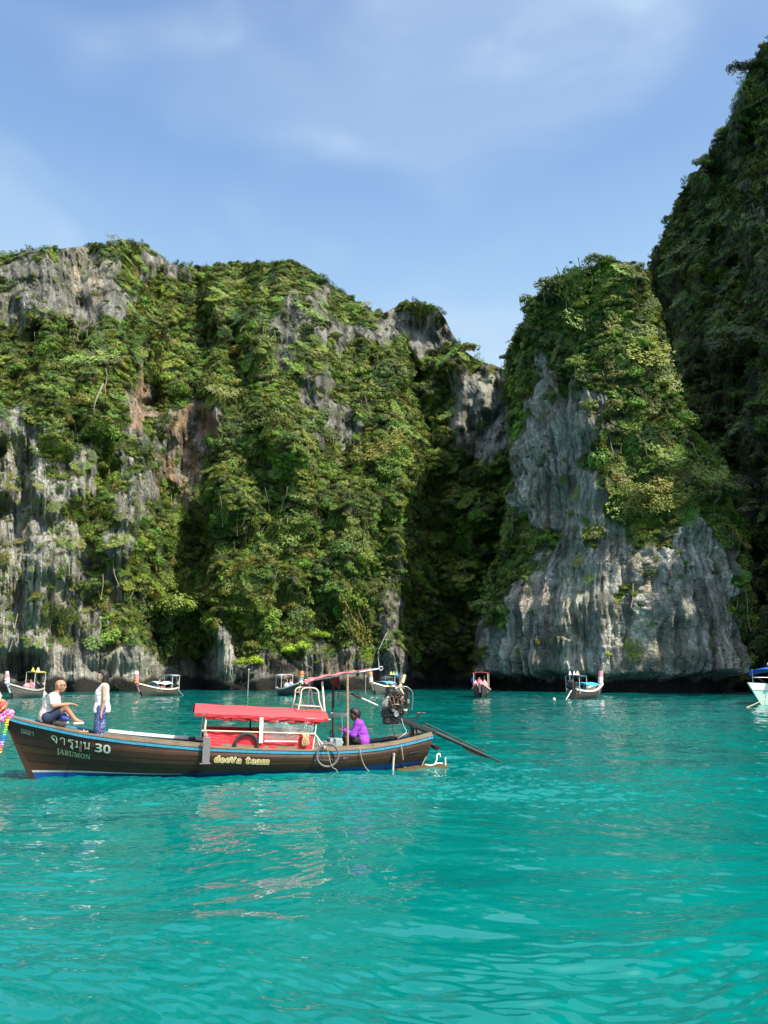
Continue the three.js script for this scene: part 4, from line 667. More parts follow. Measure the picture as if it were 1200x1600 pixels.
function face(parent, p, euler, glasses) {
  const put = (name, list, mat) => part(parent, name, placedGeo(mergeGeometries(list.map((g) => { const h = g.index ? g.toNonIndexed() : g; return h; })), p, euler), mat);
  if (glasses) put('sunglasses', [...[1, -1].map((s) => new THREE.SphereGeometry(0.028, 12, 8).scale(0.35, 0.8, 1).translate(0.093, 0.022, s * 0.033)), ...[1, -1].map((s) => new THREE.BoxGeometry(0.10, 0.008, 0.006).translate(0.045, 0.03, s * 0.085)), new THREE.BoxGeometry(0.008, 0.008, 0.03).translate(0.1, 0.026, 0)], std([0.01, 0.01, 0.01], 0.2));
  else {
    put('eye', [1, -1].map((s) => new THREE.SphereGeometry(0.011, 10, 8).scale(0.6, 0.7, 1).translate(0.084, 0.018, s * 0.032)), std([0.03, 0.025, 0.02], 0.3));
    put('eyebrow', [1, -1].map((s) => new THREE.BoxGeometry(0.008, 0.007, 0.034).translate(0.090, 0.045, s * 0.032)), hairBlack);
  }
  put('mouth', [new THREE.SphereGeometry(0.022, 10, 6).scale(0.25, 0.25, 1).translate(0.092, -0.058, 0)], std([0.28, 0.09, 0.08], 0.5));
}
{ // seated man, looking aft
  const man = thing('person', 'bald man in white patterned shirt and navy shorts sitting on the foredeck', 'person', aboard(0.14, 1.04, -0.06), YAW);
  const hip = [0.04, 0.09, 0], sh = [0.13, 0.52, 0];
  const torso = [[0.04, 0.11, -0.09, 0.04, 0.11, 0.09, 0.115, 0.115], [0.03, 0.14, 0, 0.10, 0.34, 0, 0.145, 0.15], [0.10, 0.34, -0.06, 0.12, 0.46, -0.08, 0.12, 0.10], [0.10, 0.34, 0.06, 0.12, 0.46, 0.08, 0.12, 0.10], [0.13, 0.50, -0.16, 0.13, 0.50, 0.16, 0.065, 0.065]];
  const thigh = [[0.06, 0.09, 0.10, 0.37, 0.30, 0.14, 0.095, 0.062], [0.06, 0.08, -0.10, 0.40, 0.13, -0.24, 0.092, 0.062]];
  const shin = [[0.37, 0.30, 0.14, 0.58, 0.04, 0.12, 0.056, 0.036], [0.58, 0.04, 0.12, 0.71, -0.0, 0.13, 0.038, 0.026], [0.40, 0.13, -0.24, 0.30, 0.05, 0.02, 0.055, 0.036], [0.30, 0.05, 0.02, 0.40, 0.02, 0.08, 0.036, 0.026]];
  const upper = [[0.13, 0.50, 0.19, 0.16, 0.33, 0.25, 0.058, 0.046], [0.13, 0.50, -0.19, 0.10, 0.26, -0.26, 0.058, 0.046]];
  const fore = [[0.16, 0.33, 0.25, 0.46, 0.36, 0.17, 0.045, 0.028], [0.10, 0.26, -0.26, 0.02, 0.06, -0.30, 0.045, 0.028]];
  const neck = [[0.14, 0.52, 0, 0.19, 0.62, 0, 0.058, 0.052]];
  const hp = [0.225, 0.705, 0], he = [0, -0.15, -0.05];
  const all = [...torso, ...thigh, ...shin, ...upper, ...fore, ...neck];
  part(man, 'body', [skin(all, 0.012, 0.014), placedGeo(HEAD, hp, he), placedGeo(HAND, [0.46, 0.36, 0.17], [0, 0.1, -0.12], true), placedGeo(HAND, [0.02, 0.055, -0.30], [0, 0.2, -0.5])], skinTan);
  const spots = tiled((u, v) => smooth(0.05, 0.2, n2(u * 16, v * 16)) * 0.4), print = noiseTexture(256, 256, (u, v) => { const k = spots(u, v); return [0.97 - k * 0.35, 0.90 - k * 0.6, 0.90 - k * 0.55]; }, [4, 4]);
  part(man, 'shirt', skin([...torso.slice(1), [0.04, 0.11, -0.09, 0.04, 0.11, 0.09, 0.12, 0.12], ...upper], 0.012, 0.016, (x, y, z) => Math.max(0.02 - y, (Math.hypot(x - 0.19, y - 0.62, z) - 0.085) * -1, Math.abs(z) > 0.19 ? 0.355 - y : -1), 0.018), std([0.80, 0.76, 0.75], 0.8, { map: print, bumpMap: clothBump, bumpScale: 0.03 }));
  part(man, 'shorts', skin([torso[0], ...thigh], 0.012, 0.014, (x, y, z) => Math.max(x - (z > 0 ? 0.30 : 0.34), y - 0.31), 0.016), std([0.018, 0.030, 0.075], 0.8));
  part(man, 'belt_bag', skin([[0.30, 0.06, 0.02, 0.42, 0.07, 0.10, 0.05, 0.05], [0.34, 0.12, 0.06, 0.36, 0.14, 0.06, 0.05, 0.04]], 0.012, 0.02), std([0.035, 0.09, 0.38], 0.8));
  face(man, hp, he, true);
  for (const s of [[0.60, -0.005, 0.125, 0.72, -0.02, 0.13], [0.33, 0.0, 0.03, 0.43, -0.005, 0.085]]) part(man, 'sandal', skin([[s[0] - 0.03, s[1] - 0.02, s[2], s[3], s[4] + 0.0, s[5], 0.036, 0.030]], 0.01, 0.01), std([0.45, 0.48, 0.50], 0.7));
  const shoe = thing('shoe', 'black shoe lying on the foredeck below the seated man', 'shoe', aboard(0.44, 1.0, 0.22), YAW + 0.15);
  part(shoe, 'sole', skin([[-0.11, 0.0, 0, 0.11, 0.0, 0, 0.034, 0.036]], 0.01, 0.01, (x, y) => y - 0.012), std([0.03, 0.03, 0.03], 0.8));
  part(shoe, 'upper', skin([[-0.09, 0.025, 0, -0.04, 0.04, 0, 0.040, 0.042], [-0.04, 0.03, 0, 0.10, 0.015, 0, 0.042, 0.030]], 0.01, 0.015), std([0.018, 0.018, 0.02], 0.7));
  const slipper = thing('slipper', 'tan slipper lying at the end of the foredeck by the man', 'slipper', aboard(0.86, 0.865, 0.18), YAW - 0.1);
  part(slipper, 'sole', skin([[-0.10, 0.0, 0, 0.10, 0.0, 0, 0.030, 0.036]], 0.01, 0.01, (x, y) => Math.abs(y) - 0.014), std([0.45, 0.30, 0.18], 0.8));
  part(slipper, 'strap', new THREE.TorusGeometry(0.034, 0.008, 6, 16, Math.PI).rotateY(Math.PI / 2).translate(0.04, 0.005, 0), std([0.5, 0.36, 0.24], 0.8));
}
{ // standing woman, looking towards the bow (her front is -x)
  const w = thing('person', 'dark haired woman in white sleeveless top and blue flowered trousers standing behind the foredeck', 'person', aboard(1.2, 0.46, 0.0), YAW + Math.PI);
  const torso = [[0, 0.86, -0.07, 0, 0.86, 0.07, 0.115, 0.115], [0.0, 0.90, 0, 0.015, 1.06, 0, 0.115, 0.105], [0.01, 1.06, -0.04, 0.0, 1.20, -0.06, 0.10, 0.085], [0.01, 1.06, 0.04, 0.0, 1.20, 0.06, 0.10, 0.085], [-0.02, 1.27, -0.12, -0.02, 1.27, 0.12, 0.055, 0.055], [0.07, 1.15, 0.05, 0.07, 1.15, -0.05, 0.06, 0.06]];
  const leg = [1, -1].flatMap((s) => [[0, 0.82, s * 0.08, 0.02, 0.45, s * 0.085, 0.092, 0.056], [0.02, 0.45, s * 0.085, -0.01, 0.07, s * 0.09, 0.054, 0.036], [-0.02, 0.035, s * 0.09, 0.14, 0.022, s * 0.10, 0.036, 0.025]]);
  const arm = [1, -1].flatMap((s) => [[-0.02, 1.27, s * 0.16, -0.05, 1.01, s * 0.20, 0.046, 0.036], [-0.05, 1.01, s * 0.20, -0.01, 0.79, s * 0.19, 0.034, 0.024]]);
  const neck = [[-0.015, 1.30, 0, 0.015, 1.39, 0, 0.045, 0.042]], hp = [0.035, 1.468, 0], he = [0, 0, -0.02];
  part(w, 'body', [skin([...torso, ...leg, ...arm, ...neck], 0.012, 0.013), placedGeo(HEAD, hp, he), ...[1, -1].map((s) => placedGeo(HAND, [-0.01, 0.79, s * 0.19], [0.2 * s, 0, -1.45], s > 0))], skinFair);
  part(w, 'hair', skin([[-0.03, 0.05, 0, 0.012, 0.075, 0, 0.088, 0.075], [-0.055, 0.0, 0, -0.05, -0.06, 0, 0.075, 0.06], [-0.03, 0.02, 0.055, -0.045, -0.07, 0.05, 0.045, 0.035], [-0.03, 0.02, -0.055, -0.045, -0.07, -0.05, 0.045, 0.035]].map((b) => [b[0] + hp[0], b[1] + hp[1], b[2], b[3] + hp[0], b[4] + hp[1], b[5], b[6] + 0.006, b[7] + 0.006]), 0.008, 0.012), hairBlack);
  face(w, hp, he, false);
  part(w, 'top', skin([...torso, [0.0, 0.80, -0.05, 0, 0.80, 0.05, 0.145, 0.145]], 0.012, 0.02, (x, y, z) => Math.max(0.765 - y, 0.075 - Math.hypot(x - 0.02, y - 1.37, z), Math.abs(z) - 0.165), 0.02), std([0.78, 0.77, 0.76], 0.8, { bumpMap: clothBump, bumpScale: 0.04 }));
  const petals = tiled((u, v) => smooth(0.06, 0.2, Math.abs(n2(u * 20, v * 20)) * n2(u * 9 + 5, v * 9) + 0.12 * n2(u * 40, v * 40))), flowers = noiseTexture(256, 256, (u, v) => { const k = petals(u, v); return [lerp(0.09, 0.80, k), lerp(0.16, 0.83, k), lerp(0.40, 0.92, k)]; }, [3, 3]);
  flowers.colorSpace = THREE.SRGBColorSpace;
  part(w, 'trousers', skin([torso[0], ...leg.filter((_, i) => i % 3 < 2).map((b) => [...b.slice(0, 6), b[6] + 0.012, b[7] + 0.035])], 0.012, 0.014, (x, y) => Math.max(y - 0.92, 0.10 - y), 0.014), std(0xffffff, 0.85, { map: flowers }));
}
{ // steersman by the post
  const p = thing('person', 'steersman in a purple sweater sitting at the stern beside the engine', 'person', aboard(6.64, 0.45, 0.06), YAW + Math.PI - 0.25);
  const torso = [[0.0, 0.10, -0.09, 0.0, 0.10, 0.09, 0.12, 0.12], [0, 0.12, 0, 0.05, 0.30, 0, 0.14, 0.14], [0.05, 0.30, -0.06, 0.08, 0.44, -0.08, 0.115, 0.10], [0.05, 0.30, 0.06, 0.08, 0.44, 0.08, 0.115, 0.10], [0.09, 0.47, -0.16, 0.09, 0.47, 0.16, 0.065, 0.065]];
  const leg = [1, -1].flatMap((s) => [[0.02, 0.09, s * 0.10, 0.36, 0.20, s * 0.14, 0.09, 0.062], [0.36, 0.20, s * 0.14, 0.30, -0.22, s * 0.13, 0.058, 0.04], [0.30, -0.26, s * 0.13, 0.44, -0.28, s * 0.14, 0.04, 0.03]]);
  const upper = [1, -1].map((s) => [0.09, 0.47, s * 0.19, 0.20, 0.25, s * 0.22, 0.060, 0.048]), fore = [1, -1].map((s) => [0.20, 0.25, s * 0.22, 0.40, 0.34, s * 0.16, 0.046, 0.032]);
  const neck = [[0.09, 0.50, 0, 0.14, 0.58, 0, 0.055, 0.05]], hp = [0.165, 0.655, 0], he = [0, 0.35, -0.18];
  part(p, 'body', [skin([...torso, ...leg, ...upper, ...fore, ...neck], 0.012, 0.014), placedGeo(HEAD, hp, he), ...[1, -1].map((s) => placedGeo(HAND, [0.40, 0.34, s * 0.16], [0, 0.1 * s, 0.25], s > 0))], skinDark);
  part(p, 'hair', placedGeo(skin([[-0.03, 0.06, 0, 0.02, 0.085, 0, 0.085, 0.075], [-0.06, 0.02, 0, -0.055, -0.03, 0, 0.07, 0.055], [0, 0.05, 0.06, -0.03, 0.0, 0.07, 0.04, 0.03], [0, 0.05, -0.06, -0.03, 0.0, -0.07, 0.04, 0.03]].map((b) => [...b.slice(0, 6), b[6] + 0.008, b[7] + 0.008]), 0.008, 0.012), hp, he), hairBlack);
  face(p, hp, he, false);
  part(p, 'sweater', skin([...torso, ...upper, ...fore.map((b) => [b[0], b[1], b[2], lerp(b[0], b[3], 0.88), lerp(b[1], b[4], 0.88), lerp(b[2], b[5], 0.88), b[6], b[7] + 0.006])], 0.012, 0.016, (x, y, z) => Math.max(0.0 - y, 0.07 - Math.hypot(x - 0.14, y - 0.585, z)), 0.019), std([0.26, 0.045, 0.48], 0.85, { bumpMap: clothBump, bumpScale: 0.04 }));
  part(p, 'trousers', skin([torso[0], ...leg.filter((_, i) => i % 3 < 2)], 0.012, 0.014, (x, y) => Math.max(y - 0.24, -0.24 - y), 0.016), std([0.02, 0.02, 0.024], 0.85));
}
// ---------------------------------------------------------------- moored boats along the far shore
const afloat = (px, py) => { const [t, e] = slope(px, py), d = -EYE / e; return [t * d, 0, -d]; };
function farBoat({ label, px, py, L = 7, turn, hull = [0.20, 0.17, 0.13], rail = [0.6, 0.6, 0.55], prow = [0.6, 0.3, 0.25], wraps = [], canopy, shelter, flags = [], engine = true, cargo = [], tall = 1 }) {
  const b = thing('longtail_boat', label, 'boat', afloat(px, py), turn * Math.PI / 180, 'longtail boats moored along the far shore');
  const X = (s) => (s - 0.45) * L, yg = (s) => 0.62 + 0.62 * (1 - s) ** 3.2 + 0.22 * s ** 4, bm = (s) => 0.82 * Math.sin(Math.PI * clamp(0.06 + 0.80 * s)) ** 0.75;
  const P = (s, u, side, out = 0) => { const y = lerp(-0.25, yg(s), u); return [X(s) - (1 - s) ** 4 * 0.5 * y, y, side * (bm(s) * (1 - (1 - u) ** 2.2) + out)]; };
  const shell = part(b, 'hull', sheet((a, v) => P(a, Math.abs(v - 0.5) * 2, v < 0.5 ? -1 : 1), 24, 16, 0.04), std(hull, 0.55, { map: grain }));
  part(shell, 'transom', sheet((a, v) => { const p = P(1, v, 1); return [p[0], p[1], p[2] * (2 * a - 1)]; }, 6, 6, 0.03), std(hull.map((c) => c * 0.7), 0.6));
  for (const s of [1, -1]) part(b, 'gunwale', bar(Array.from({ length: 22 }, (_, i) => P(i / 21, 1, s, 0.02)), 0.12, 0.13), std(rail, 0.5));
  part(b, 'deck', sheet((a, v) => { const s = lerp(0.04, 0.97, a); return [X(s), yg(s) - 0.24, (2 * v - 1) * bm(s) * 0.92]; }, 14, 4, 0.03), wood([0.35, 0.22, 0.12]));
  const post = part(b, 'prow_post', bar([P(0, 0.5, 0), P(0, 1, 0), [X(0) - 0.75, 1.75, 0], [X(0) - 0.82, 2.35 * tall, 0]], 0.16, 0.24), std(prow, 0.7));
  wraps.forEach((c, k) => part(post, 'ribbon', new THREE.CylinderGeometry(0.20, 0.23, 0.30, 10).translate(X(0) - 0.70 - 0.035 * k, 1.45 + 0.27 * k, 0), std(c, 0.8, { bumpMap: clothBump, bumpScale: 0.05 })));
  if (canopy) {
    const [c, s0, s1, y] = canopy;
    part(b, 'canopy', sheet((a, v) => { const s = lerp(s0, s1, a), z = 2 * v - 1; return [X(s), y - 0.22 * z * z + 0.05 * Math.sin(a * 9), z * 0.82]; }, 14, 8, 0.03), std(c, 0.6));
    for (const s of [s0 + 0.02, (s0 + s1) / 2, s1 - 0.02]) for (const z of [0.74, -0.74]) part(b, 'canopy_pole', rod([X(s), 0.5, z], [X(s), y - 0.16, z], 0.025), galv);
  }
  if (shelter) {
    const [c, s0, s1, y] = shelter;
    part(b, 'shelter_roof', sheet((a, v) => { const z = 2 * v - 1; return [X(lerp(s0, s1, a)), y - 0.10 * z * z, z * 0.75]; }, 6, 6, 0.06), std(c, 0.6));
    for (const s of [s0 + 0.01, s1 - 0.01]) for (const z of [0.66, -0.66]) part(b, 'post', rod([X(s), 0.5, z], [X(s), y - 0.08, z], 0.03), std([0.55, 0.5, 0.45], 0.6));
    flags.forEach((f, k) => part(b, 'flag', sheet((a, v) => [X(s0) + (k + 0.5) / flags.length * (X(s1) - X(s0)) + 0.16 * (a - 0.5) * (1 - v) * 2, y + 0.02 + 0.36 * v, 0.3 * Math.sin(k * 2.4) + 0.08 * a], 4, 4, 0.02), std(f, 0.7)));
  }
  cargo.forEach(([c, s, z, y, r]) => part(b, 'life_vest', skin([[X(s) - r * 0.6, y, z, X(s) + r * 0.6, y, z, r, r * 0.8], [X(s), y + r * 0.5, z, X(s), y + r * 0.9, z, r * 0.7, r * 0.5]], 0.05, 0.05), std(c, 0.8)));
  if (engine) {
    const e = part(b, 'engine', [box(0.55, 0.5, 0.5, X(0.99), 1.2, 0, 0.05), box(0.35, 0.25, 0.4, X(0.98), 1.55, 0, 0.05)], ironBlack);
    part(e, 'exhaust_pipe', rod([X(0.97), 1.5, 0.2], [X(0.95), 1.95, 0.25], 0.06), steel);
    part(e, 'pulley', new THREE.CylinderGeometry(0.16, 0.16, 0.06, 14).rotateX(Math.PI / 2).translate(X(0.99), 1.25, 0.3), galv);
    part(e, 'propeller_shaft', rod([X(0.8), 1.45, 0], [X(1.0) + 1.0, -0.05, 0], 0.05, 0.035), galv);
    part(e, 'radiator', box(0.08, 0.5, 0.5, X(1.03), 1.35, 0, 0.02), std([0.16, 0.16, 0.17], 0.5));
  }
  return b;
}
const white = [0.72, 0.70, 0.68], pink = [0.66, 0.26, 0.30], orange = [0.72, 0.26, 0.10], sky = [0.10, 0.42, 0.62], navy = [0.02, 0.04, 0.14], yellow = [0.70, 0.60, 0.05], tan = [0.55, 0.35, 0.20], red = [0.45, 0.05, 0.06];
const farBoats = [
  farBoat({ label: 'silver grey longtail boat with a yellow flagged roof moored before the white rock', px: 40, py: 1090, L: 2.8, turn: 58, hull: [0.24, 0.22, 0.21], rail: [0.36, 0.36, 0.35], prow: white, wraps: [white, white, pink], shelter: [[0.42, 0.36, 0.08], 0.55, 0.95, 2.35], flags: [yellow, white, yellow], cargo: [[pink, 0.42, 0.2, 1.0, 0.22], [[0.2, 0.25, 0.6], 0.5, -0.2, 1.0, 0.22]] }),
  farBoat({ label: 'longtail boat with pink wrapped prow and a pale blue canopy near the crevice', px: 246, py: 1088, L: 3.9, turn: 52, hull: [0.17, 0.15, 0.12], rail: [0.55, 0.52, 0.45], prow: pink, wraps: [orange, pink, pink, white], canopy: [[0.42, 0.62, 0.70], 0.28, 0.74, 1.38], shelter: [[0.30, 0.34, 0.38], 0.74, 0.97, 2.05], cargo: [[navy, 0.35, 0.4, 0.9, 0.25], [red, 0.5, 0.5, 0.85, 0.2]] }),
  farBoat({ label: 'small longtail boat with an orange ribboned prow and a dark roof', px: 452, py: 1087, L: 3.2, turn: 128, hull: [0.10, 0.09, 0.08], rail: [0.6, 0.58, 0.52], prow: tan, wraps: [white, sky, orange, orange], shelter: [[0.42, 0.45, 0.48], 0.60, 0.95, 2.1], cargo: [[[0.3, 0.35, 0.7], 0.4, 0.1, 0.95, 0.26], [white, 0.5, -0.3, 0.95, 0.24]] }),
  farBoat({ label: 'longtail boat with tan prow, blue canopy and yellow and blue flags, partly behind the engine', px: 603, py: 1085, L: 3.9, turn: 50, hull: [0.24, 0.24, 0.20], rail: white, prow: tan, wraps: [white, white, tan, tan], canopy: [[0.12, 0.36, 0.60], 0.25, 0.66, 1.35], shelter: [[0.05, 0.12, 0.25], 0.62, 0.95, 2.05], flags: [yellow, yellow, sky, sky, sky], cargo: [[yellow, 0.35, 0.5, 0.85, 0.2], [pink, 0.5, 0.5, 0.85, 0.2], [white, 0.6, 0.5, 0.85, 0.2]] }),
  farBoat({ label: 'longtail boat seen end on, hung with pink and red cloth, beside the rock tower', px: 752, py: 1089, L: 4.2, turn: 80, hull: [0.12, 0.10, 0.09], rail: [0.55, 0.36, 0.38], prow: pink, tall: 0.72, wraps: [pink], shelter: [red, 0.35, 0.95, 2.3], cargo: [[pink, 0.2, 0.4, 1.15, 0.28], [pink, 0.2, -0.45, 1.15, 0.26], [[0.7, 0.5, 0.5], 0.3, 0, 1.2, 0.25], [navy, 0.5, -0.7, 1.5, 0.28]] }),
  farBoat({ label: 'longtail boat with a bright cyan canopy and white rail below the rock tower', px: 916, py: 1092, L: 4.0, turn: 224, hull: [0.16, 0.12, 0.10], rail: white, prow: [0.66, 0.42, 0.42], wraps: [white, white, pink, pink], canopy: [[0.03, 0.48, 0.66], 0.18, 0.66, 1.35], shelter: [[0.04, 0.08, 0.14], 0.66, 0.96, 2.0], flags: [orange, white, white, white], cargo: [[[0.05, 0.5, 0.75], 0.35, 0.35, 0.8, 0.25], [white, 0.6, 0.4, 0.8, 0.24]] }),
];
{ // the white speedboat at the edge
  const b = thing('speedboat', 'white and pale green speedboat with a blue canopy', 'boat', afloat(1189, 1101), 26 * Math.PI / 180);
  const L = 8.5, yg = (s) => 1.15 + 0.35 * (1 - s) ** 2, bm = (s) => 1.25 * (1 - (1 - s) ** 2.4), P = (s, u, side) => { const y = lerp(-0.2, yg(s), u); return [s * L - (1 - s) ** 3 * 0.75 * y, y, side * bm(s) * (0.25 + 0.75 * u) * smooth(0, 0.15, u + 0.02)]; };
  const h = part(b, 'hull', sheet((a, v) => P(a, Math.abs(v - 0.5) * 2, v < 0.5 ? -1 : 1), 26, 20, 0.05), std([0.42, 0.62, 0.56], 0.3));
  for (const s of [1, -1]) part(h, 'topside', sheet((a, v) => { const p = P(a, lerp(0.72, 1.0, v), s); p[2] += s * 0.03; return p; }, 26, 4, 0.05), std([0.78, 0.78, 0.76], 0.3));
  part(b, 'deck', sheet((a, v) => { const s = lerp(0.02, 0.98, a); return [s * L - (1 - s) ** 3, yg(s) - 0.04, (2 * v - 1) * bm(s) * 0.96]; }, 16, 4, 0.03), whitePaint);
  part(b, 'windscreen', sheet((a, v) => [2.6 + 0.5 * v + 0.3 * (2 * a - 1) ** 2, 1.25 + 0.6 * v, (2 * a - 1) * 1.0], 10, 4, 0.02), new THREE.MeshPhysicalMaterial({ color: 0x334048, roughness: 0.08, transmission: 0.7, thickness: 0 }));
  const c = part(b, 'canopy', sheet((a, v) => { const z = 2 * v - 1; return [lerp(0.6, 5.6, a), 2.42 + 0.30 * Math.sin(a * 2.2) - 0.16 * z * z, z * 1.2]; }, 16, 8, 0.05), std([0.02, 0.16, 0.62], 0.55));
  for (const s of [1, -1]) part(c, 'valance', sheet((a, v) => { const x = lerp(0.6, 5.6, a); return [x, 2.26 + 0.30 * Math.sin(a * 2.2) - 0.28 * v, s * (1.2 + 0.02 * Math.sin(x * 8))]; }, 20, 3, 0.03), std([0.02, 0.14, 0.55], 0.55));
  for (const x of [0.8, 3.1, 5.4]) for (const z of [1.1, -1.1]) part(b, 'post', rod([x, 1.2, z], [x, 2.4, z], 0.03), galv);
  part(b, 'bow_rail', tube([[2.2, 1.3, 1.0], [1.0, 1.75, 0.75], [-0.5, 1.85, 0.1], [-0.5, 1.85, -0.1], [1.0, 1.75, -0.75], [2.2, 1.3, -1.0]], 0.025, 40, 6), galv);
  part(b, 'lamp', new THREE.SphereGeometry(0.12, 10, 8).translate(1.2, 2.75, 0), whitePaint);
  for (let k = 0; k < 3; k++) part(b, 'seat', box(0.5, 0.5, 0.5, 1.8 + k * 0.9, 1.45, 0.5, 0.06), std([0.6, 0.5, 0.42], 0.6));
  const from = [1.0, 1.0, 0.95], q = V(...from).applyAxisAngle(V(0, 1, 0), b.rotation.y).add(b.position), e = V(...afloat(1166, 1106));
  top('mooring_rope', tube([q, q.clone().lerp(e, 0.5).add(V(0, -0.06, 0)), e], 0.035, 16, 6), rope, 'pale mooring rope slanting from the speedboat into the water', 'rope');
}
// people on the moored boats, small figures cut from one shape
{
  const figure = skin([[0, 0.1, -0.1, 0, 0.1, 0.1, 0.14, 0.14], [0, 0.15, 0, 0.03, 0.5, 0, 0.15, 0.13], [0.03, 0.52, -0.15, 0.03, 0.52, 0.15, 0.075, 0.075], [0.03, 0.5, 0.19, 0.16, 0.25, 0.22, 0.06, 0.05], [0.03, 0.5, -0.19, 0.16, 0.25, -0.22, 0.06, 0.05], [0.16, 0.25, 0.22, 0.36, 0.26, 0.12, 0.045, 0.035], [0.16, 0.25, -0.22, 0.36, 0.26, -0.12, 0.045, 0.035], [0, 0.1, 0.1, 0.42, 0.14, 0.12, 0.09, 0.07], [0, 0.1, -0.1, 0.42, 0.14, -0.12, 0.09, 0.07], [0.42, 0.14, 0.12, 0.44, -0.3, 0.12, 0.06, 0.045], [0.42, 0.14, -0.12, 0.44, -0.3, -0.12, 0.06, 0.045], [0.03, 0.55, 0, 0.05, 0.66, 0, 0.06, 0.055], [0.05, 0.75, 0, 0.06, 0.80, 0, 0.10, 0.10]], 0.03, 0.025);
  const shirt = skin([[0, 0.1, -0.1, 0, 0.1, 0.1, 0.15, 0.15], [0, 0.15, 0, 0.03, 0.5, 0, 0.155, 0.135], [0.03, 0.52, -0.15, 0.03, 0.52, 0.15, 0.08, 0.08], [0.03, 0.5, 0.19, 0.10, 0.36, 0.21, 0.065, 0.06], [0.03, 0.5, -0.19, 0.10, 0.36, -0.21, 0.065, 0.06]], 0.03, 0.025, (x, y, z) => 0.09 - Math.hypot(x - 0.04, y - 0.66, z), 0.015), hair = skin([[0.02, 0.80, 0, 0.03, 0.84, 0, 0.105, 0.095]], 0.03, 0.02, null, 0.01);
  let first = null;
  for (const [k, s, z, c, label] of [[0, 0.55, 0.25, [0.66, 0.20, 0.26], 'person in a coral top sitting under the yellow roof of the silver boat'], [0, 0.66, -0.15, [0.24, 0.24, 0.60], 'person in a violet blue top sitting under the yellow roof of the silver boat'], [1, 0.42, 0.3, [0.03, 0.05, 0.16], 'person in dark blue under the pale blue canopy'], [2, 0.45, 0.15, [0.62, 0.64, 0.72], 'person in white on the small boat with the orange ribbons'], [4, 0.34, 0.35, [0.7, 0.26, 0.36], 'person in pink sitting at the front of the end-on boat'], [4, 0.36, -0.3, [0.62, 0.45, 0.42], 'person in beige at the front of the end-on boat']]) {
    const b = farBoats[k], L = b.children.length && [2.8, 3.9, 3.2, 3.9, 4.2, 4.0][k];
    const p = first ? first.clone() : new THREE.Group();
    p.name = numbered('person');
    if (!first) { part(p, 'body', figure, skinTan); part(p, 'shirt', shirt, whitePaint); part(p, 'hair', hair, hairBlack); first = p; }
    p.children[1].material = std(c, 0.8);
    p.position.copy(V((s - 0.45) * L, 0.72, z).applyAxisAngle(V(0, 1, 0), b.rotation.y).add(b.position)); p.rotation.y = b.rotation.y + Math.PI;
    scene.add(tag(p, label, 'person'));
  }
}
// poles, buoys and shore stones
for (const [px, py, h, label] of [[387, 1086, 2.6, 'thin white mooring pole in open water left of the small boat'], [571, 1081, 1.9, 'thin grey mooring pole close under the far cliff by the awning frame']]) {
  const t = thing('mooring_pole', label, 'pole', afloat(px, py), 0, 'mooring poles');
  part(t, 'pole', rod([0, -0.5, 0], [0.03, h, 0], 0.035, 0.03), std([0.36, 0.36, 0.34], 0.7)); part(t, 'cap', new THREE.CylinderGeometry(0.05, 0.05, 0.18, 10).translate(0.03, h, 0), whitePaint);
}
for (const [px, py, r, label] of [[68, 1087, 0.26, 'white round buoy floating beside the silver boat'], [866, 1094, 0.12, 'small white buoy to the left of the cyan canopy boat']]) {
  const t = thing('buoy', label, 'buoy', afloat(px, py)); part(t, 'float', new THREE.SphereGeometry(r, 18, 12).translate(0, r * 0.6, 0), whitePaint); part(t, 'ring', new THREE.TorusGeometry(r * 0.25, r * 0.08, 6, 12).translate(0, r * 1.75, 0), galv);
}
{
  const R = rng(61), g = new THREE.IcosahedronGeometry(1, 2), P = g.attributes.position; for (let i = 0; i < P.count; i++) { const k = 1 + 0.28 * n3(P.getX(i) * 1.4, P.getY(i) * 1.4, P.getZ(i) * 1.4); P.setXYZ(i, P.getX(i) * k, P.getY(i) * k * 0.7, P.getZ(i) * k); } g.computeVertexNormals();
  const im = shade(new THREE.InstancedMesh(g, std([0.30, 0.24, 0.19], 0.9), 260)), m = new THREE.Matrix4(), c = new THREE.Color(); im.name = 'shore_stones';
  for (let i = 0; i < 260; i++) { const px = i < 260 ? lerp(78, 226, R()) : lerp(230, 1160, R()), d = (px < 230 ? 94 + px * 0.04 : px < 740 ? 106 : 95) + 4 * R() + (px > 700 ? 3 : 0), p = at(px, 1078, d), s = (0.12 + 0.5 * R() * R()) * (i < 260 ? 0.9 : 0.35); m.compose(V(p[0], -0.05 + 0.25 * R(), p[2]), new THREE.Quaternion().setFromEuler(new THREE.Euler(R() * 0.6, R() * 6, R() * 0.6)), V(s * (0.8 + R() * 0.8), s, s)); im.setMatrixAt(i, m); const v = 0.5 + R(); im.setColorAt(i, c.setRGB(v, v * (0.85 + 0.15 * R()), v * 0.85)); }
  scene.add(tag(im, 'brown stones along the waterline at the foot of the pale left rock', 'stones', null, 'stuff'));
}
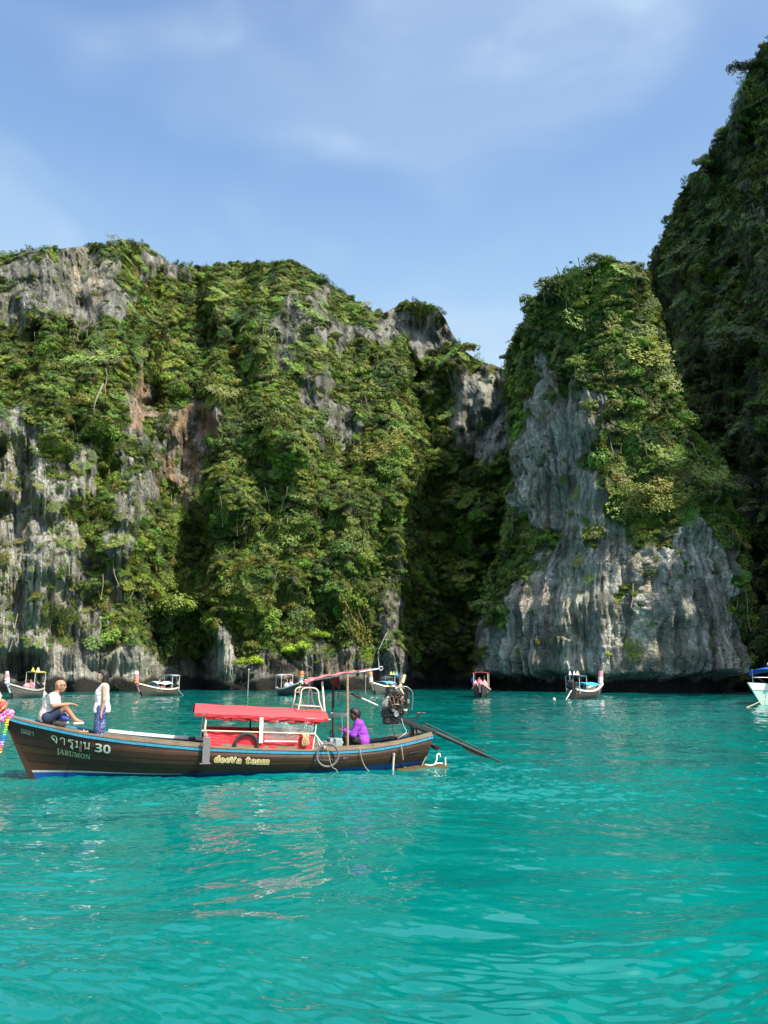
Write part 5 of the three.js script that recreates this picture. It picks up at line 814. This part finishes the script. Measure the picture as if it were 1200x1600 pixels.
// ---------------------------------------------------------------- trees that stand out from the jungle
function footing(sheet, px, py) {
  let best = null, d = 1e9; const { pos } = sheet;
  for (let i = 0; i < pos.length; i += 3) { const [x, y] = seenAt(pos[i], pos[i + 1], pos[i + 2]), k = Math.hypot(x - px, y - py) + 0.15 * Math.max(0, -pos[i + 2] - 90); if (k < d && -pos[i + 2] < 200) { d = k; best = i; } }
  return V(pos[best], pos[best + 1], pos[best + 2]);
}
{
  const R = rng(303), bark = std([0.22, 0.18, 0.14], 0.9), paleBark = std([0.42, 0.37, 0.30], 0.9);
  const tree = (name, label, sheet, px, py, size, color, lean = [0, 1, 1], crowns = 3, kinds = [0, 1, 2, 3], barkM = bark) => {
    const f = footing(sheet, px, py), t = thing(name, label, name === 'shrub' ? 'shrub' : 'tree', [f.x, f.y, f.z]);
    const dir = V(...lean).normalize(), tip = dir.clone().multiplyScalar(size * 1.1), leaf = leafMaterial.clone(); leaf.color.setRGB(...color);
    part(t, 'trunk', tube([[0, -0.3, -0.5], dir.clone().multiplyScalar(size * 0.4).add(V(0, -0.1 * size, 0.05)), tip], size * 0.05, 12, 7), barkM);
    for (let k = 0; k < crowns; k++) {
      const a = k / crowns * 6.283 + R(), q = crowns > 1 ? size * 0.55 : 0, c = tip.clone().add(V(Math.cos(a) * q, (R() - 0.4) * size * 0.5, Math.sin(a) * q * 0.7));
      if (crowns > 1) part(t, 'branch', tube([dir.clone().multiplyScalar(size * 0.45), c.clone().lerp(tip, 0.5).add(V(0, -size * 0.15, 0)), c], size * 0.022, 8, 6), barkM);
      const m = part(t, 'crown', CROWNS[kinds[k % kinds.length]], leaf); m.position.copy(c); m.scale.setScalar(size * (crowns > 1 ? 0.62 + 0.25 * R() : 1)); m.rotation.y = R() * 6;
    }
    return t;
  };
  tree('tree', 'broad light green tree leaning over the water in the dark crevice', massif, 270, 985, 4.6, [0.15, 0.22, 0.04], [0.1, 0.7, 1], 6, [0, 1, 4, 2, 5, 3]);
  tree('shrub', 'bright lime green shrub low on the far cliff above the white mooring pole', massif, 393, 1036, 1.7, [0.30, 0.42, 0.03], [0, 0.3, 1], 2);
  tree('shrub', 'lime green shrub on the far cliff above the boat with orange ribbons', massif, 466, 1020, 1.7, [0.30, 0.42, 0.04], [0, 0.3, 1], 2);
  tree('shrub', 'lime green shrub a little higher and to the right of the two lowest lime shrubs', massif, 500, 994, 1.5, [0.26, 0.38, 0.04], [0, 0.3, 1], 2);
  tree('tree', 'small umbrella shaped tree alone on the skyline of the far cliff', massif, 308, 424, 1.3, [0.05, 0.075, 0.03], [0, 1, 0.1], 1, [4]);
  tree('tree', 'loose bright green tree standing up on the top of the rock tower', tower, 935, 432, 1.9, [0.14, 0.20, 0.03], [0.1, 1, 0.2], 3);
  tree('tree', 'dark tree against the sky in the gap between the tower and the tall cliff', wall, 996, 448, 2.6, [0.06, 0.085, 0.03], [-0.25, 1, 0.2], 4);
  tree('tree', 'dark tree jutting out from the steep edge high on the tall cliff', wall, 1170, 116, 2.0, [0.06, 0.08, 0.03], [-1, 0.8, 0.2], 2, [4, 5]);
  tree('tree', 'pale olive tree hanging from the bare face in the middle of the rock tower', tower, 1000, 800, 2.8, [0.24, 0.26, 0.07], [0, 0.35, 1], 4, [9, 0, 10, 4]);
  tree('shrub', 'pale yellowish shrub on the left part of the tower face above the grey rock', tower, 828, 848, 1.9, [0.24, 0.24, 0.06], [0, 0.4, 1], 3, [4, 5, 0]);
  tree('tree', 'thin pale leaved tree growing out sideways at the left foot of the rock tower', tower, 772, 965, 2.2, [0.15, 0.19, 0.05], [-0.8, 0.7, 0.8], 4, [4, 5, 0, 1]);
  tree('tree', 'spreading tree that leans out over the right shoulder of the rock tower', tower, 1108, 792, 2.4, [0.11, 0.14, 0.04], [0.6, 0.8, 0.6], 4, [4, 0, 5, 1]);
  for (const [label, sh, px, py, pts] of [['bare pale trunk leaning out of the shaded jungle left of the tower', massif, 726, 782, [[0, 0, 0], [0.4, 1.6, 1.2], [0.9, 3.6, 1.6], [1.6, 5.2, 1.9]]], ['thin bare leaning trunk on the green shoulder above the pale rock', massif, 146, 650, [[0, 0, 0], [0.5, 1.4, 1.2], [1.2, 3.2, 1.5], [1.6, 4.4, 1.5]]]]) {
    const f = footing(sh, px, py), t = thing('bare_tree', label, 'tree', [f.x, f.y, f.z]);
    part(t, 'trunk', tube(pts, 0.11, 16, 6), paleBark); part(t, 'branch', tube([pts[2], [pts[2][0] + 0.8, pts[2][1] + 0.8, pts[2][2] + 0.2], [pts[2][0] + 1.0, pts[2][1] + 1.6, pts[2][2] + 0.3]], 0.05, 8, 5), paleBark);
  }
}
renderer.render(scene, camera);
